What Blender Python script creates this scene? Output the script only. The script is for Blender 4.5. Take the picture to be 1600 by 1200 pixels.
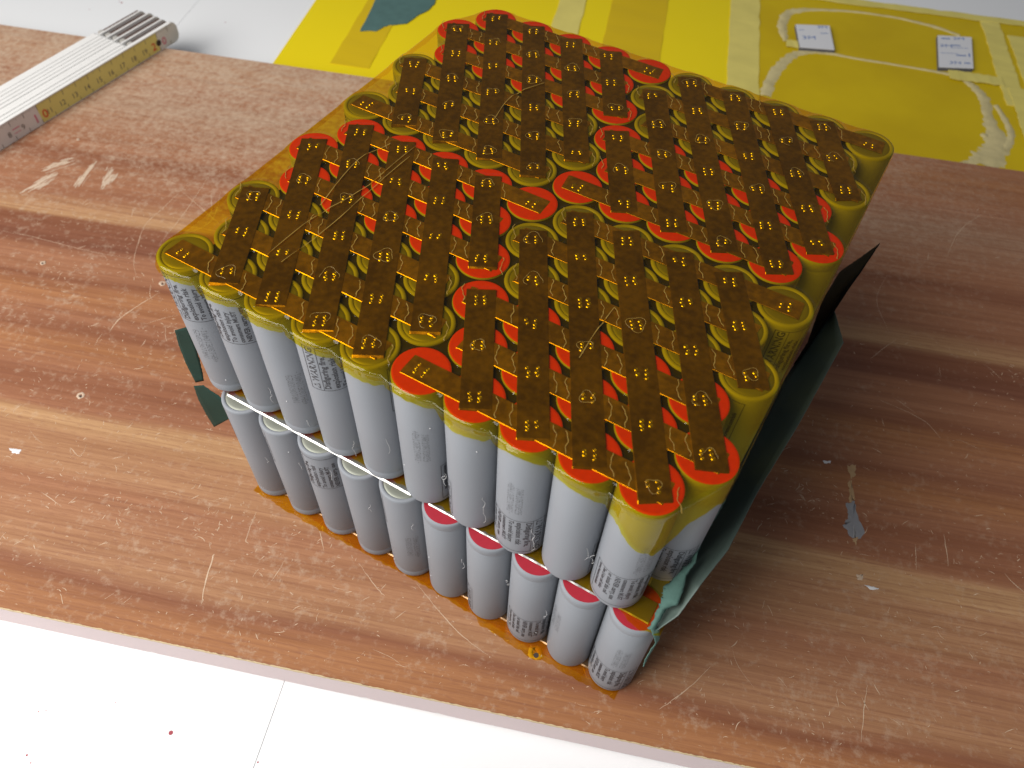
import bpy, math, random
import numpy as np
from mathutils import Matrix, Vector

S = 0.001                      # everything below is written in millimetres
RNG = random.Random(7)
scene = bpy.context.scene
COL = scene.collection
for o in list(bpy.data.objects):
    bpy.data.objects.remove(o)

# ------------------------------------------------------------------ camera
FPX = 1236.455                 # focal length in pixels of a 1600 wide picture
EYE = np.array([181.336, -112.257, 316.795])
ROT = np.array([[0.86345794, 0.50325047, 0.03434182],
                [0.42137566, -0.68220499, -0.59752733],
                [-0.27727775, 0.53041052, -0.80111281]])
cam = bpy.data.cameras.new('camera')
cam.sensor_width = 36
cam.lens = FPX / 1600 * 36
cam.clip_start = 0.01
cam.clip_end = 30
cam.dof.use_dof = True
cam.dof.focus_distance = 0.285
cam.dof.aperture_fstop = 17
camo = bpy.data.objects.new('camera', cam)
COL.objects.link(camo)
m = Matrix.Identity(4)
for i in range(3):
    m[i][0] = ROT[0][i]; m[i][1] = -ROT[1][i]; m[i][2] = -ROT[2][i]; m[i][3] = EYE[i] * S
camo.matrix_world = m
scene.camera = camo
scene.render.resolution_x = 1024
scene.render.resolution_y = 768

# ------------------------------------------------------------------ light
w = bpy.data.worlds.new('World')
scene.world = w
w.use_nodes = True
bg = w.node_tree.nodes['Background']
bg.inputs[0].default_value = (0.88, 0.92, 1.0, 1)
bg.inputs[1].default_value = 0.19
la = bpy.data.lights.new('window_light', 'AREA')
la.shape = 'RECTANGLE'
la.size = 0.75
la.size_y = 0.75
la.energy = 16.2
la.color = (1.0, 0.97, 0.93)
lo = bpy.data.objects.new('window_light', la)
COL.objects.link(lo)
lo.location = (-0.34, -0.46, 0.66)
lo.rotation_euler = (Vector((0.02, 0.05, 0.0)) - lo.location).to_track_quat('-Z', 'Y').to_euler()
scene.view_settings.view_transform = 'Standard'
scene.view_settings.look = 'None'
scene.view_settings.exposure = -0.12
scene.view_settings.gamma = 1.0
scene.render.engine = 'CYCLES'
scene.cycles.max_bounces = 10
scene.cycles.transparent_max_bounces = 16

# ------------------------------------------------------------------ helpers
def at(px, py, z):
    """point of the photograph (1600 x 1200) on the horizontal plane z"""
    d = ROT.T @ np.array([(px - 800) / FPX, (py - 600) / FPX, 1.0])
    t = (z - EYE[2]) / d[2]
    q = EYE + t * d
    return (float(q[0]), float(q[1]), float(z))

BA = math.radians(19.3)        # the board lies turned by this angle
UB = np.array([math.cos(BA), math.sin(BA)])
VB = np.array([-math.sin(BA), math.cos(BA)])
def uv(u, v, z):
    q = u * UB + v * VB
    return (float(q[0]), float(q[1]), float(z))

def mesh_data(name, verts, faces, mat=None, smooth=False):
    me = bpy.data.meshes.new(name)
    v = (np.asarray(verts, dtype=float) * S)
    me.from_pydata(v.tolist(), [], [tuple(int(i) for i in f) for f in faces])
    if mat is not None:
        me.materials.append(mat)
    if smooth:
        me.polygons.foreach_set('use_smooth', [True] * len(me.polygons))
    me.update()
    return me

def grid_data(name, P, mat, smooth=True):
    """P: (n, m, 3) array of points in mm"""
    n, k = P.shape[:2]
    me = bpy.data.meshes.new(name)
    idx = np.arange(n * k).reshape(n, k)
    q = np.stack([idx[:-1, :-1], idx[:-1, 1:], idx[1:, 1:], idx[1:, :-1]], -1).reshape(-1, 4)
    me.vertices.add(n * k)
    me.vertices.foreach_set('co', (P.reshape(-1, 3) * S).astype(np.float32).ravel())
    me.loops.add(q.size)
    me.loops.foreach_set('vertex_index', q.ravel().astype(np.int32))
    me.polygons.add(len(q))
    me.polygons.foreach_set('loop_start', np.arange(0, q.size, 4, dtype=np.int32))
    me.polygons.foreach_set('use_smooth', np.ones(len(q), dtype=bool) if smooth else np.zeros(len(q), dtype=bool))
    me.materials.append(mat)
    me.update(calc_edges=True)
    me.validate()
    return me

def add(name, data, parent=None, loc=None, rot=None, label=None, cat=None, group=None, kind=None):
    o = bpy.data.objects.new(name, data)
    COL.objects.link(o)
    if parent is not None:
        o.parent = parent
    if loc is not None:
        o.location = [c * S for c in loc]
    elif parent is not None and data is not None:
        # mesh written in world millimetres: undo the parents' shift
        s = Vector((0, 0, 0)); q = parent
        while q is not None:
            s += q.location; q = q.parent
        o.location = -s
    if rot is not None:
        o.rotation_euler = rot
    if label: o['label'] = label
    if cat: o['category'] = cat
    if group: o['group'] = group
    if kind: o['kind'] = kind
    return o

def thing(name, loc, label, cat, group=None):
    o = add(name, None, loc=loc, label=label, cat=cat, group=group)
    o.empty_display_size = 0.01
    return o

class MB:
    """collects shapes for one mesh"""
    def __init__(s): s.v = []; s.f = []
    def addm(s, v, f):
        b = len(s.v); s.v += [tuple(q) for q in v]; s.f += [tuple(i + b for i in g) for g in f]
    def box(s, a, b):
        (x0, y0, z0), (x1, y1, z1) = a, b
        s.addm([(x0,y0,z0),(x1,y0,z0),(x1,y1,z0),(x0,y1,z0),(x0,y0,z1),(x1,y0,z1),(x1,y1,z1),(x0,y1,z1)],
               [(0,3,2,1),(4,5,6,7),(0,1,5,4),(1,2,6,5),(2,3,7,6),(3,0,4,7)])
    def prism(s, pts, z0, z1):
        n = len(pts)
        s.addm([(p[0], p[1], z0) for p in pts] + [(p[0], p[1], z1) for p in pts],
               [tuple(range(n - 1, -1, -1)), tuple(range(n, 2 * n))] +
               [(i, (i + 1) % n, n + (i + 1) % n, n + i) for i in range(n)])
    def lathe(s, prof, seg=40, c=(0, 0, 0), closed_ends=False):
        n = len(prof); v = []; f = []
        for r, z in prof:
            for k in range(seg):
                a = 2 * math.pi * k / seg
                v.append((c[0] + r * math.cos(a), c[1] + r * math.sin(a), c[2] + z))
        for i in range(n - 1):
            for k in range(seg):
                k2 = (k + 1) % seg
                f.append((i*seg+k, i*seg+k2, (i+1)*seg+k2, (i+1)*seg+k))
        if closed_ends:
            f.append(tuple(range(seg - 1, -1, -1))); f.append(tuple(range((n-1)*seg, n*seg)))
        s.addm(v, f)
    def ribbon(s, pts, widths, lift=0.0):
        """flat ribbon along a polyline in the plane; z from the points"""
        n = len(pts); v = []; f = []
        for i, p in enumerate(pts):
            a = pts[max(i-1, 0)]; b = pts[min(i+1, n-1)]
            dx, dy = b[0]-a[0], b[1]-a[1]; L = math.hypot(dx, dy) or 1
            nx, ny = -dy/L, dx/L; h = widths[i] / 2
            v += [(p[0]+nx*h, p[1]+ny*h, p[2]), (p[0], p[1], p[2]+lift), (p[0]-nx*h, p[1]-ny*h, p[2])]
        for i in range(n-1):
            a = 3*i; b = 3*i+3
            f += [(a+1, a, b, b+1), (a+2, a+1, b+1, b+2)]
        s.addm(v, f)
    def tube(s, pts, r, seg=5):
        n = len(pts); v = []; f = []
        for i, p in enumerate(pts):
            a = Vector(pts[max(i-1, 0)]); b = Vector(pts[min(i+1, n-1)])
            t = (b - a).normalized(); q = t.orthogonal().normalized(); w_ = t.cross(q)
            rr = r[i] if isinstance(r, (list, tuple)) else r
            for k in range(seg):
                an = 2*math.pi*k/seg
                d = Vector(p) + (q*math.cos(an) + w_*math.sin(an)) * rr
                v.append(tuple(d))
        for i in range(n-1):
            for k in range(seg):
                k2 = (k+1) % seg
                f.append((i*seg+k, i*seg+k2, (i+1)*seg+k2, (i+1)*seg+k))
        s.addm(v, f)
    def data(s, name, mat, smooth=False): return mesh_data(name, s.v, s.f, mat, smooth)

def catmull(pts, n):
    P = [np.array(p, float) for p in pts]
    P = [2*P[0]-P[1]] + P + [2*P[-1]-P[-2]]
    out = []
    for i in range(1, len(P)-2):
        for k in range(n):
            t = k / n
            out.append(0.5*((2*P[i]) + (-P[i-1]+P[i+1])*t + (2*P[i-1]-5*P[i]+4*P[i+1]-P[i+2])*t*t + (-P[i-1]+3*P[i]-3*P[i+1]+P[i+2])*t**3))
    out.append(P[-2])
    return [tuple(q) for q in out]

_fontcache = {}
def text_mesh(txt, size, bold=0.0, align='LEFT', sx=1.0):
    """flat text as vertices (mm, x along the line, y up) and faces"""
    cu = bpy.data.curves.new('txt', 'FONT')
    cu.body = txt; cu.size = size; cu.align_x = align; cu.offset = bold; cu.resolution_u = 2
    o = bpy.data.objects.new('txt', cu); COL.objects.link(o)
    dg = bpy.context.evaluated_depsgraph_get()
    me = bpy.data.meshes.new_from_object(o.evaluated_get(dg))
    v = [(q.co.x * sx, q.co.y) for q in me.vertices]; f = [tuple(p.vertices) for p in me.polygons]
    bpy.data.objects.remove(o); bpy.data.curves.remove(cu); bpy.data.meshes.remove(me)
    return v, f

# ------------------------------------------------------------------ materials
def nodemat(name):
    ma = bpy.data.materials.new(name); ma.use_nodes = True
    nt = ma.node_tree
    return ma, nt, nt.nodes['Principled BSDF']

def simple(name, col, rough=0.5, metal=0.0, spec=0.5, noise=0.0, nscale=300.0, bump=0.0, bscale=800.0):
    ma, nt, b = nodemat(name)
    b.inputs['Base Color'].default_value = (*col, 1)
    b.inputs['Roughness'].default_value = rough
    b.inputs['Metallic'].default_value = metal
    b.inputs['Specular IOR Level'].default_value = spec
    tc = nt.nodes.new('ShaderNodeTexCoord')
    if noise > 0:
        n = nt.nodes.new('ShaderNodeTexNoise'); n.inputs['Scale'].default_value = nscale; n.inputs['Detail'].default_value = 5
        nt.links.new(tc.outputs['Object'], n.inputs['Vector'])
        r = nt.nodes.new('ShaderNodeMix'); r.data_type = 'RGBA'; r.blend_type = 'MIX'
        r.inputs[6].default_value = (*[c * (1 - noise) for c in col], 1)
        r.inputs[7].default_value = (*[min(1, c * (1 + noise)) for c in col], 1)
        nt.links.new(n.outputs['Fac'], r.inputs[0]); nt.links.new(r.outputs[2], b.inputs['Base Color'])
    if bump > 0:
        n2 = nt.nodes.new('ShaderNodeTexNoise'); n2.inputs['Scale'].default_value = bscale; n2.inputs['Detail'].default_value = 3
        nt.links.new(tc.outputs['Object'], n2.inputs['Vector'])
        bp = nt.nodes.new('ShaderNodeBump'); bp.inputs['Strength'].default_value = bump; bp.inputs['Distance'].default_value = 0.0003
        nt.links.new(n2.outputs['Fac'], bp.inputs['Height']); nt.links.new(bp.outputs['Normal'], b.inputs['Normal'])
    return ma

def film(name, tint, gloss=0.07, haze=0.03, hazecol=(0.6, 0.4, 0.02), strength=1.0, bump=0.0):
    """thin clear coloured adhesive film"""
    ma = bpy.data.materials.new(name); ma.use_nodes = True
    nt = ma.node_tree; nt.nodes.clear()
    out = nt.nodes.new('ShaderNodeOutputMaterial')
    tr = nt.nodes.new('ShaderNodeBsdfTransparent'); tr.inputs[0].default_value = (*tint, 1)
    gl = nt.nodes.new('ShaderNodeBsdfGlossy'); gl.inputs['Roughness'].default_value = gloss
    gl.inputs[0].default_value = (1, 1, 1, 1)
    df = nt.nodes.new('ShaderNodeBsdfDiffuse'); df.inputs[0].default_value = (*hazecol, 1)
    m1 = nt.nodes.new('ShaderNodeMixShader'); m1.inputs[0].default_value = haze
    m2 = nt.nodes.new('ShaderNodeMixShader')
    fr = nt.nodes.new('ShaderNodeFresnel')
    ge = nt.nodes.new('ShaderNodeNewGeometry')
    mr = nt.nodes.new('ShaderNodeMapRange'); mr.inputs[3].default_value = 1.5; mr.inputs[4].default_value = 1 / 1.5
    nt.links.new(ge.outputs['Backfacing'], mr.inputs[0]); nt.links.new(mr.outputs[0], fr.inputs['IOR'])
    mu = nt.nodes.new('ShaderNodeMath'); mu.operation = 'MULTIPLY'; mu.inputs[1].default_value = strength
    # front and back of a thin film reflect alike
    nt.links.new(fr.outputs[0], mu.inputs[0]); nt.links.new(mu.outputs[0], m2.inputs[0])
    nt.links.new(tr.outputs[0], m1.inputs[1]); nt.links.new(df.outputs[0], m1.inputs[2])
    nt.links.new(m1.outputs[0], m2.inputs[1]); nt.links.new(gl.outputs[0], m2.inputs[2])
    nt.links.new(m2.outputs[0], out.inputs[0])
    if bump > 0:
        tc = nt.nodes.new('ShaderNodeTexCoord')
        n2 = nt.nodes.new('ShaderNodeTexNoise'); n2.inputs['Scale'].default_value = 120; n2.inputs['Detail'].default_value = 3
        nt.links.new(tc.outputs['Object'], n2.inputs['Vector'])
        bp = nt.nodes.new('ShaderNodeBump'); bp.inputs['Strength'].default_value = bump; bp.inputs['Distance'].default_value = 0.0008
        nt.links.new(n2.outputs['Fac'], bp.inputs['Height'])
        nt.links.new(bp.outputs['Normal'], gl.inputs['Normal']); nt.links.new(bp.outputs['Normal'], fr.inputs['Normal'])
    return ma

M_WRAP = simple('grey_shrink_wrap', (0.238, 0.254, 0.280), 0.5, spec=0.25, noise=0.04, nscale=60, bump=0.04, bscale=500)
M_RED = simple('red_fibre_washer', (0.52, 0.022, 0.010), 0.55, noise=0.18, nscale=500)
M_PINK = simple('pink_fibre_washer', (0.36, 0.010, 0.026), 0.6, noise=0.15, nscale=500)
M_CAN = simple('steel_can', (0.24, 0.25, 0.21), 0.5, metal=0.6, noise=0.06, nscale=200)
def nickel(name, k):
    ma, nt, b = nodemat(name)
    tc = nt.nodes.new('ShaderNodeTexCoord')
    def nz(scale, detail):
        n = nt.nodes.new('ShaderNodeTexNoise'); n.inputs['Scale'].default_value = scale; n.inputs['Detail'].default_value = detail
        nt.links.new(tc.outputs['Object'], n.inputs['Vector']); return n.outputs['Fac']
    a_ = nt.nodes.new('ShaderNodeMath'); a_.operation = 'ADD'; nt.links.new(nz(55, 3), a_.inputs[0]); nt.links.new(nz(420, 4), a_.inputs[1])
    r = nt.nodes.new('ShaderNodeValToRGB')  # light and dark mottling painted in for uneven reflections on the strips
    r.color_ramp.elements[0].position = .40; r.color_ramp.elements[0].color = (.32 * k, .19 * k, .10 * k, 1)
    r.color_ramp.elements[1].position = .62; r.color_ramp.elements[1].color = (.62 * k, .38 * k, .20 * k, 1)
    h_ = nt.nodes.new('ShaderNodeMath'); h_.operation = 'MULTIPLY'; h_.inputs[1].default_value = .5
    nt.links.new(a_.outputs[0], h_.inputs[0]); nt.links.new(h_.outputs[0], r.inputs[0]); nt.links.new(r.outputs[0], b.inputs['Base Color'])
    b.inputs['Metallic'].default_value = 1; b.inputs['Roughness'].default_value = .3
    bp = nt.nodes.new('ShaderNodeBump'); bp.inputs['Strength'].default_value = .3; bp.inputs['Distance'].default_value = .0006
    nt.links.new(nz(160, 2), bp.inputs['Height']); nt.links.new(bp.outputs['Normal'], b.inputs['Normal'])
    return ma
M_NICKEL = nickel('nickel_strip_metal', 0.92)
M_NICKELR = nickel('nickel_row_strip_metal', 1.5)
M_NICKELB = simple('bright_nickel', (0.62, 0.61, 0.58), 0.32, metal=1.0)
M_WELD = simple('weld_metal', (0.66, 0.53, 0.36), 0.28, metal=1.0)
M_INK = simple('black_ink', (0.035, 0.037, 0.045), 0.5)
M_DOTINK = simple('grey_jet_ink', (0.085, 0.09, 0.10), 0.5)
M_SKIRT = film('amber_film_single', (0.95, 0.80, 0.05), 0.06, 0.006, (0.70, 0.42, 0.01), 0.5, 0.12)
M_TAPE = film('amber_film', (0.885, 0.69, 0.03), 0.06, 0.006, (0.70, 0.42, 0.01), 0.5, 0.12)
M_TAPE2 = film('amber_film_lower', (0.96, 0.74, 0.10), 0.10, 0.06, (0.60, 0.38, 0.01), 1.0, 0.2)
M_CREASE = simple('tape_crease', (0.27, 0.17, 0.03), 0.35)
M_GREENL = simple('green_fish_paper_darkened', (0.012, 0.036, 0.029), 0.6, spec=0.12, noise=0.3, nscale=60)  # left flaps: same paper, colour darkened to offset the direct light
M_GREEN = simple('green_fish_paper_lightened', (0.085, 0.12, 0.105), 0.55, noise=0.30, nscale=60, bump=0.15, bscale=300)  # right sheet: same paper as the flaps, its sheen lightened into the colour
M_TORN = simple('torn_green_fibre', (0.07, 0.145, 0.122), 0.9, noise=0.25, nscale=400, bump=0.6, bscale=900)
M_GLUE = simple('hot_glue', (0.62, 0.62, 0.62), 0.3)
M_FOAMTAPE = simple('white_liner', (0.70, 0.70, 0.72), 0.5)
M_FOAM = simple('grey_foam', (0.10, 0.10, 0.12), 0.9)
M_BLUE = simple('blue_print', (0.02, 0.12, 0.40), 0.5)
M_MASK = simple('pale_masking_tape', (0.68, 0.58, 0.15), 0.6, noise=0.12, nscale=60, bump=0.2, bscale=200)
M_WHITEGLUE = simple('white_glue_residue', (0.58, 0.49, 0.24), 0.55, noise=0.3, nscale=120, bump=0.6, bscale=250)
M_TEAL = simple('teal_paper', (0.07, 0.145, 0.135), 0.7, noise=0.2, nscale=150, bump=0.3, bscale=500)
M_RULERW = simple('ruler_white_paint', (0.76, 0.75, 0.73), 0.45, noise=0.06, nscale=80)
M_RULERY = simple('ruler_yellow_paint', (0.78, 0.70, 0.22), 0.45, noise=0.06, nscale=80)
M_BROWN = simple('ruler_brown_metal', (0.13, 0.07, 0.05), 0.45, metal=0.3, noise=0.2, nscale=150)
M_RULERR = simple('ruler_red_print', (0.70, 0.10, 0.03), 0.5)
M_PINKP = simple('ruler_pink_print', (0.70, 0.20, 0.30), 0.5)
M_GREYP = simple('ruler_grey_print', (0.14, 0.13, 0.12), 0.5)
M_CHIP = simple('pale_chip', (0.52, 0.39, 0.285), 0.7, noise=0.2, nscale=300)
M_TANCHIP = simple('tan_core_chip', (0.42, 0.27, 0.14), 0.8, noise=0.2, nscale=300)
M_GREYCHIP = simple('grey_paint_spot', (0.24, 0.24, 0.26), 0.5, noise=0.25, nscale=200)
M_SCR = simple('pale_scratch', (0.58, 0.42, 0.29), 0.7)
M_HOLE = simple('dark_hole', (0.05, 0.035, 0.03), 0.9)
M_EDGE = simple('pink_edge_band', (0.62, 0.51, 0.51), 0.6, noise=0.05, nscale=30)
M_CREAM = simple('cream_laminate_edge', (0.56, 0.44, 0.26), 0.7, noise=0.2, nscale=200)
M_TABLE = simple('white_table_laminate', (0.80, 0.81, 0.82), 0.35, noise=0.015, nscale=6)
M_DARK = simple('table_core', (0.62, 0.62, 0.62), 0.8)
M_SPOT = simple('red_paint_dot', (0.30, 0.02, 0.04), 0.5)

def yellow_mat():
    ma, nt, b = nodemat('yellow_epoxy_sheet')
    tc = nt.nodes.new('ShaderNodeTexCoord')
    mp = nt.nodes.new('ShaderNodeMapping'); mp.inputs['Rotation'].default_value = (0, 0, -BA)
    nt.links.new(tc.outputs['Object'], mp.inputs['Vector'])
    n = nt.nodes.new('ShaderNodeTexNoise'); n.inputs['Scale'].default_value = 14; n.inputs['Detail'].default_value = 6
    nt.links.new(mp.outputs[0], n.inputs['Vector'])
    r = nt.nodes.new('ShaderNodeValToRGB')
    r.color_ramp.elements[0].position = 0.3; r.color_ramp.elements[0].color = (0.53, 0.365, 0.003, 1)
    r.color_ramp.elements[1].position = 0.7; r.color_ramp.elements[1].color = (0.63, 0.455, 0.004, 1)
    nt.links.new(n.outputs['Fac'], r.inputs[0]); nt.links.new(r.outputs[0], b.inputs['Base Color'])
    b.inputs['Roughness'].default_value = 0.5; b.inputs['Specular IOR Level'].default_value = 0.2
    n2 = nt.nodes.new('ShaderNodeTexNoise'); n2.inputs['Scale'].default_value = 900
    nt.links.new(tc.outputs['Object'], n2.inputs['Vector'])
    bp = nt.nodes.new('ShaderNodeBump'); bp.inputs['Strength'].default_value = 0.15; bp.inputs['Distance'].default_value = 0.0003
    nt.links.new(n2.outputs['Fac'], bp.inputs['Height']); nt.links.new(bp.outputs['Normal'], b.inputs['Normal'])
    return ma
M_YELLOW = yellow_mat()
M_YELLOWB = simple('bright_yellow_film', (0.78, 0.61, 0.006), 0.5, spec=0.2, noise=0.03, nscale=20)
M_YELLOWD = simple('amber_film_band', (0.62, 0.43, 0.008), 0.5, spec=0.2, noise=0.05, nscale=20)

def wood_mat():
    ma, nt, b = nodemat('worn_walnut_laminate')
    N = nt.nodes; L = nt.links
    tc = N.new('ShaderNodeTexCoord')
    mp = N.new('ShaderNodeMapping'); mp.vector_type = 'POINT'; mp.inputs['Rotation'].default_value = (0, 0, -BA)
    L.new(tc.outputs['Object'], mp.inputs['Vector'])          # x along the board, y across, metres
    sep = N.new('ShaderNodeSeparateXYZ'); L.new(mp.outputs[0], sep.inputs[0])
    def noise(scale, sx, sy, detail=5, rough=0.55, dist=0.0):
        q = N.new('ShaderNodeMapping'); q.inputs['Scale'].default_value = (sx, sy, 1)
        L.new(mp.outputs[0], q.inputs['Vector'])
        n = N.new('ShaderNodeTexNoise'); n.inputs['Scale'].default_value = scale
        n.inputs['Detail'].default_value = detail; n.inputs['Roughness'].default_value = rough
        n.inputs['Distortion'].default_value = dist
        L.new(q.outputs[0], n.inputs['Vector']); return n.outputs['Fac']
    def math_(op, a, bb, clamp=False):
        n = N.new('ShaderNodeMath'); n.operation = op; n.use_clamp = clamp
        for i, x in enumerate((a, bb)):
            if isinstance(x, (int, float)): n.inputs[i].default_value = x
            else: L.new(x, n.inputs[i])
        return n.outputs[0]
    def ramp(f, stops, interp='LINEAR'):
        r = N.new('ShaderNodeValToRGB'); r.color_ramp.interpolation = interp
        e = r.color_ramp.elements
        for i, (p, c) in enumerate(stops):
            if i < 2: q = e[i]; q.position = p
            else: q = e.new(p)
            q.color = (*c, 1) if len(c) == 3 else c
        L.new(f, r.inputs[0]); return r.outputs[0]
    def mix(f, a, bb, mode='MIX'):
        n = N.new('ShaderNodeMix'); n.data_type = 'RGBA'; n.blend_type = mode
        for i, x in ((0, f), (6, a), (7, bb)):
            if isinstance(x, (int, float)): n.inputs[i].default_value = x
            elif isinstance(x, tuple): n.inputs[i].default_value = (*x, 1)
            else: L.new(x, n.inputs[i])
        return n.outputs[2]
    # v across the board, wandering a little along the grain
    wob = noise(3.0, 1.0, 1.0, 2)
    wob2 = noise(9.0, 0.5, 4.0, 3)
    v = math_('ADD', sep.outputs[1], math_('MULTIPLY', math_('SUBTRACT', wob, 0.5), 0.030))
    v = math_('ADD', v, math_('MULTIPLY', math_('SUBTRACT', wob2, 0.5), 0.014))
    f = math_('DIVIDE', math_('ADD', v, 0.100), 0.420)       # 0 at v=-100 mm, 1 at 320 mm
    def V(mm): return (mm + 100) / 420.0
    A = (0.47, 0.225, 0.105); T = (0.51, 0.285, 0.155); D = (0.320, 0.138, 0.076); Rr = (0.42, 0.200, 0.112)
    Lt = (0.60, 0.370, 0.195); DD = (0.250, 0.105, 0.064); Mid = (0.45, 0.222, 0.124); Du = (0.47, 0.285, 0.180)
    band = ramp(f, [(V(-98), A), (V(-74), A), (V(-67), D), (V(-60), T), (V(-30), Mid), (V(-22), T), (V(-6), T), (V(-1), Lt), (V(5), Lt),
                    (V(9), Rr), (V(24), D), (V(32), Rr), (V(44), A), (V(55), D), (V(62), Rr), (V(80), A), (V(87), D), (V(93), Mid),
                    (V(109), Rr), (V(114), DD), (V(131), D), (V(136), Lt), (V(147), T), (V(153), Rr), (V(172), Mid), (V(186), D), (V(198), Mid),
                    (V(240), Du), (V(262), Mid), (V(290), A), (V(312), Mid)])
    g1 = noise(30, 0.25, 9.0, 6, 0.62)                       # long fibres
    g2 = noise(120, 0.10, 7.0, 4, 0.6)                       # fine streaks
    g3 = noise(700, 0.25, 1.5, 2, 0.5)                       # pores
    c = mix(math_('MULTIPLY', math_('SUBTRACT', g1, 0.30, True), 1.5, True), mix(1.0, band, (0.60, 0.52, 0.48), 'MULTIPLY'), band)
    c = mix(math_('MULTIPLY', math_('SUBTRACT', 0.52, g2, True), 2.2, True), c, (0.20, 0.080, 0.048))
    c = mix(math_('MULTIPLY', math_('SUBTRACT', 0.45, g3, True), 2.0, True), c, (0.22, 0.09, 0.058))
    # wear: pale rubbed dust, heavier towards the back of the board
    wl = noise(6.5, 0.8, 1.0, 4, 0.6)
    wd = noise(260, 1.0, 1.0, 5, 0.7)
    we = noise(60, 1.0, 1.0, 4, 0.65)
    back = math_('MULTIPLY', math_('SUBTRACT', sep.outputs[1], 0.120), 6.0, True)
    left = math_('MULTIPLY', math_('SUBTRACT', 0.44, sep.outputs[0]), 4.0, True)
    amt = math_('ADD', math_('MULTIPLY', math_('MULTIPLY', back, left), 0.34), 0.0)
    amt = math_('ADD', amt, math_('MULTIPLY', math_('SUBTRACT', wl, 0.50), 0.36))
    amt = math_('ADD', amt, math_('MULTIPLY', math_('SUBTRACT', wd, 0.5), 1.0))
    amt = math_('ADD', amt, math_('MULTIPLY', math_('SUBTRACT', we, 0.5), 0.45))
    amt = math_('MULTIPLY', math_('SUBTRACT', amt, 0.06, True), 2.6, True)
    amt = math_('MULTIPLY', amt, math_('ADD', 0.12, math_('MULTIPLY', left, 0.63)))
    c = mix(amt, c, (0.53, 0.405, 0.295))
    # dark dirt specks in the worn area
    sp = noise(420, 1, 1, 3, 0.7)
    spk = math_('MULTIPLY', math_('SUBTRACT', 0.36, sp, True), math_('MULTIPLY', back, 7.0), True)
    c = mix(spk, c, (0.15, 0.085, 0.06))
    bl = noise(85, 1, 1, 6, 0.75)
    blm = math_('MULTIPLY', math_('SUBTRACT', 0.40, bl, True), math_('MULTIPLY', back, 6.0), True)
    c = mix(math_('MULTIPLY', blm, 0.7), c, (0.25, 0.125, 0.085))
    L.new(c, b.inputs['Base Color'])
    rr = math_('ADD', 0.42, math_('MULTIPLY', amt, 0.35)); L.new(rr, b.inputs['Roughness'])
    b.inputs['Specular IOR Level'].default_value = 0.12
    bp = N.new('ShaderNodeBump'); bp.inputs['Strength'].default_value = 0.22; bp.inputs['Distance'].default_value = 0.0004
    L.new(math_('ADD', g3, math_('MULTIPLY', wd, 0.7)), bp.inputs['Height']); L.new(bp.outputs['Normal'], b.inputs['Normal'])
    return ma
M_WOOD = wood_mat()

# ------------------------------------------------------------------ table (setting)
TZ = -20.0
table = add('table', MB().data('table', None), kind='structure')
mb = MB(); mb.prism([uv(-3000, -2000, 0), uv(3000, -2000, 0), uv(3000, 3000, 0), uv(-3000, 3000, 0)], TZ - 30, TZ - 1.0)
table.data = mb.data('table', M_DARK)
cuts = [-2990, -224.2, 35.2, 640, 2990]
for a, b_ in zip(cuts[:-1], cuts[1:]):
    mb = MB(); mb.prism([uv(a + 0.13, -1990, 0), uv(b_ - 0.13, -1990, 0), uv(b_ - 0.13, 2990, 0), uv(a + 0.13, 2990, 0)], TZ - 1.0 + 0.01, TZ)
    add('table_panel', mb.data('table_panel', M_TABLE), table)
mb = MB()
c0 = at(267, 1145, TZ)
mb.lathe([(0.0, 0.03), (0.9, 0.03)], 10, (c0[0], c0[1], TZ))
for px, py, r in ((60, 1112, .3), (72, 1110, .25), (180, 1098, .25), (42, 1180, .45), (48, 1192, .3), (403, 1191, .35), (190, 4, .9), (186, 2, .5), (140, 15, .4), (352, 35, .5)):
    q = at(px, py, TZ); mb.lathe([(0.0, 0.03), (r, 0.03)], 7, (q[0], q[1], TZ))
add('dirt_specks', mb.data('dirt_specks', M_SPOT), table, kind='stuff')

# ------------------------------------------------------------------ wooden board
BV0, BV1, BU0, BU1 = -86.8, 308.0, -640.0, 760.0
board = thing('wood_board', uv(60, 109, TZ), 'worn reddish brown wood laminate board lying under the battery pack', 'board')
mb = MB()
n = 700
top = []; bot = []
fr = []
for i in range(n + 1):
    u = BU0 + (BU1 - BU0) * i / n
    chip = 0.35 * math.sin(u * 0.9) * math.sin(u * 0.37) + (RNG.random() - .5) * 0.25
    fr.append(BV0 + 0.25 + chip * 0.35)
V_ = []; F_ = []
for i in range(n + 1):
    u = BU0 + (BU1 - BU0) * i / n
    V_ += [uv(u, fr[i], 0), uv(u, BV1, 0), uv(u, fr[i], -0.8), uv(u, BV1, -0.8)]
for i in range(n):
    a = 4 * i; b_ = a + 4
    F_ += [(a, b_, b_+1, a+1), (a+2, a+3, b_+3, b_+2), (a, a+2, b_+2, b_), (a+1, b_+1, b_+3, a+3)]
F_ += [(0, 1, 3, 2), (4*n, 4*n+2, 4*n+3, 4*n+1)]
lam = add('laminate_top', mesh_data('laminate_top', V_, F_, M_WOOD), board)
mb = MB(); mb.prism([uv(BU0, BV0 + 1.0, 0), uv(BU1, BV0 + 1.0, 0), uv(BU1, BV1 - 0.3, 0), uv(BU0, BV1 - 0.3, 0)], TZ + 0.05, -0.82)
add('chipboard_core', mb.data('chipboard_core', M_TANCHIP), board)
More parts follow.
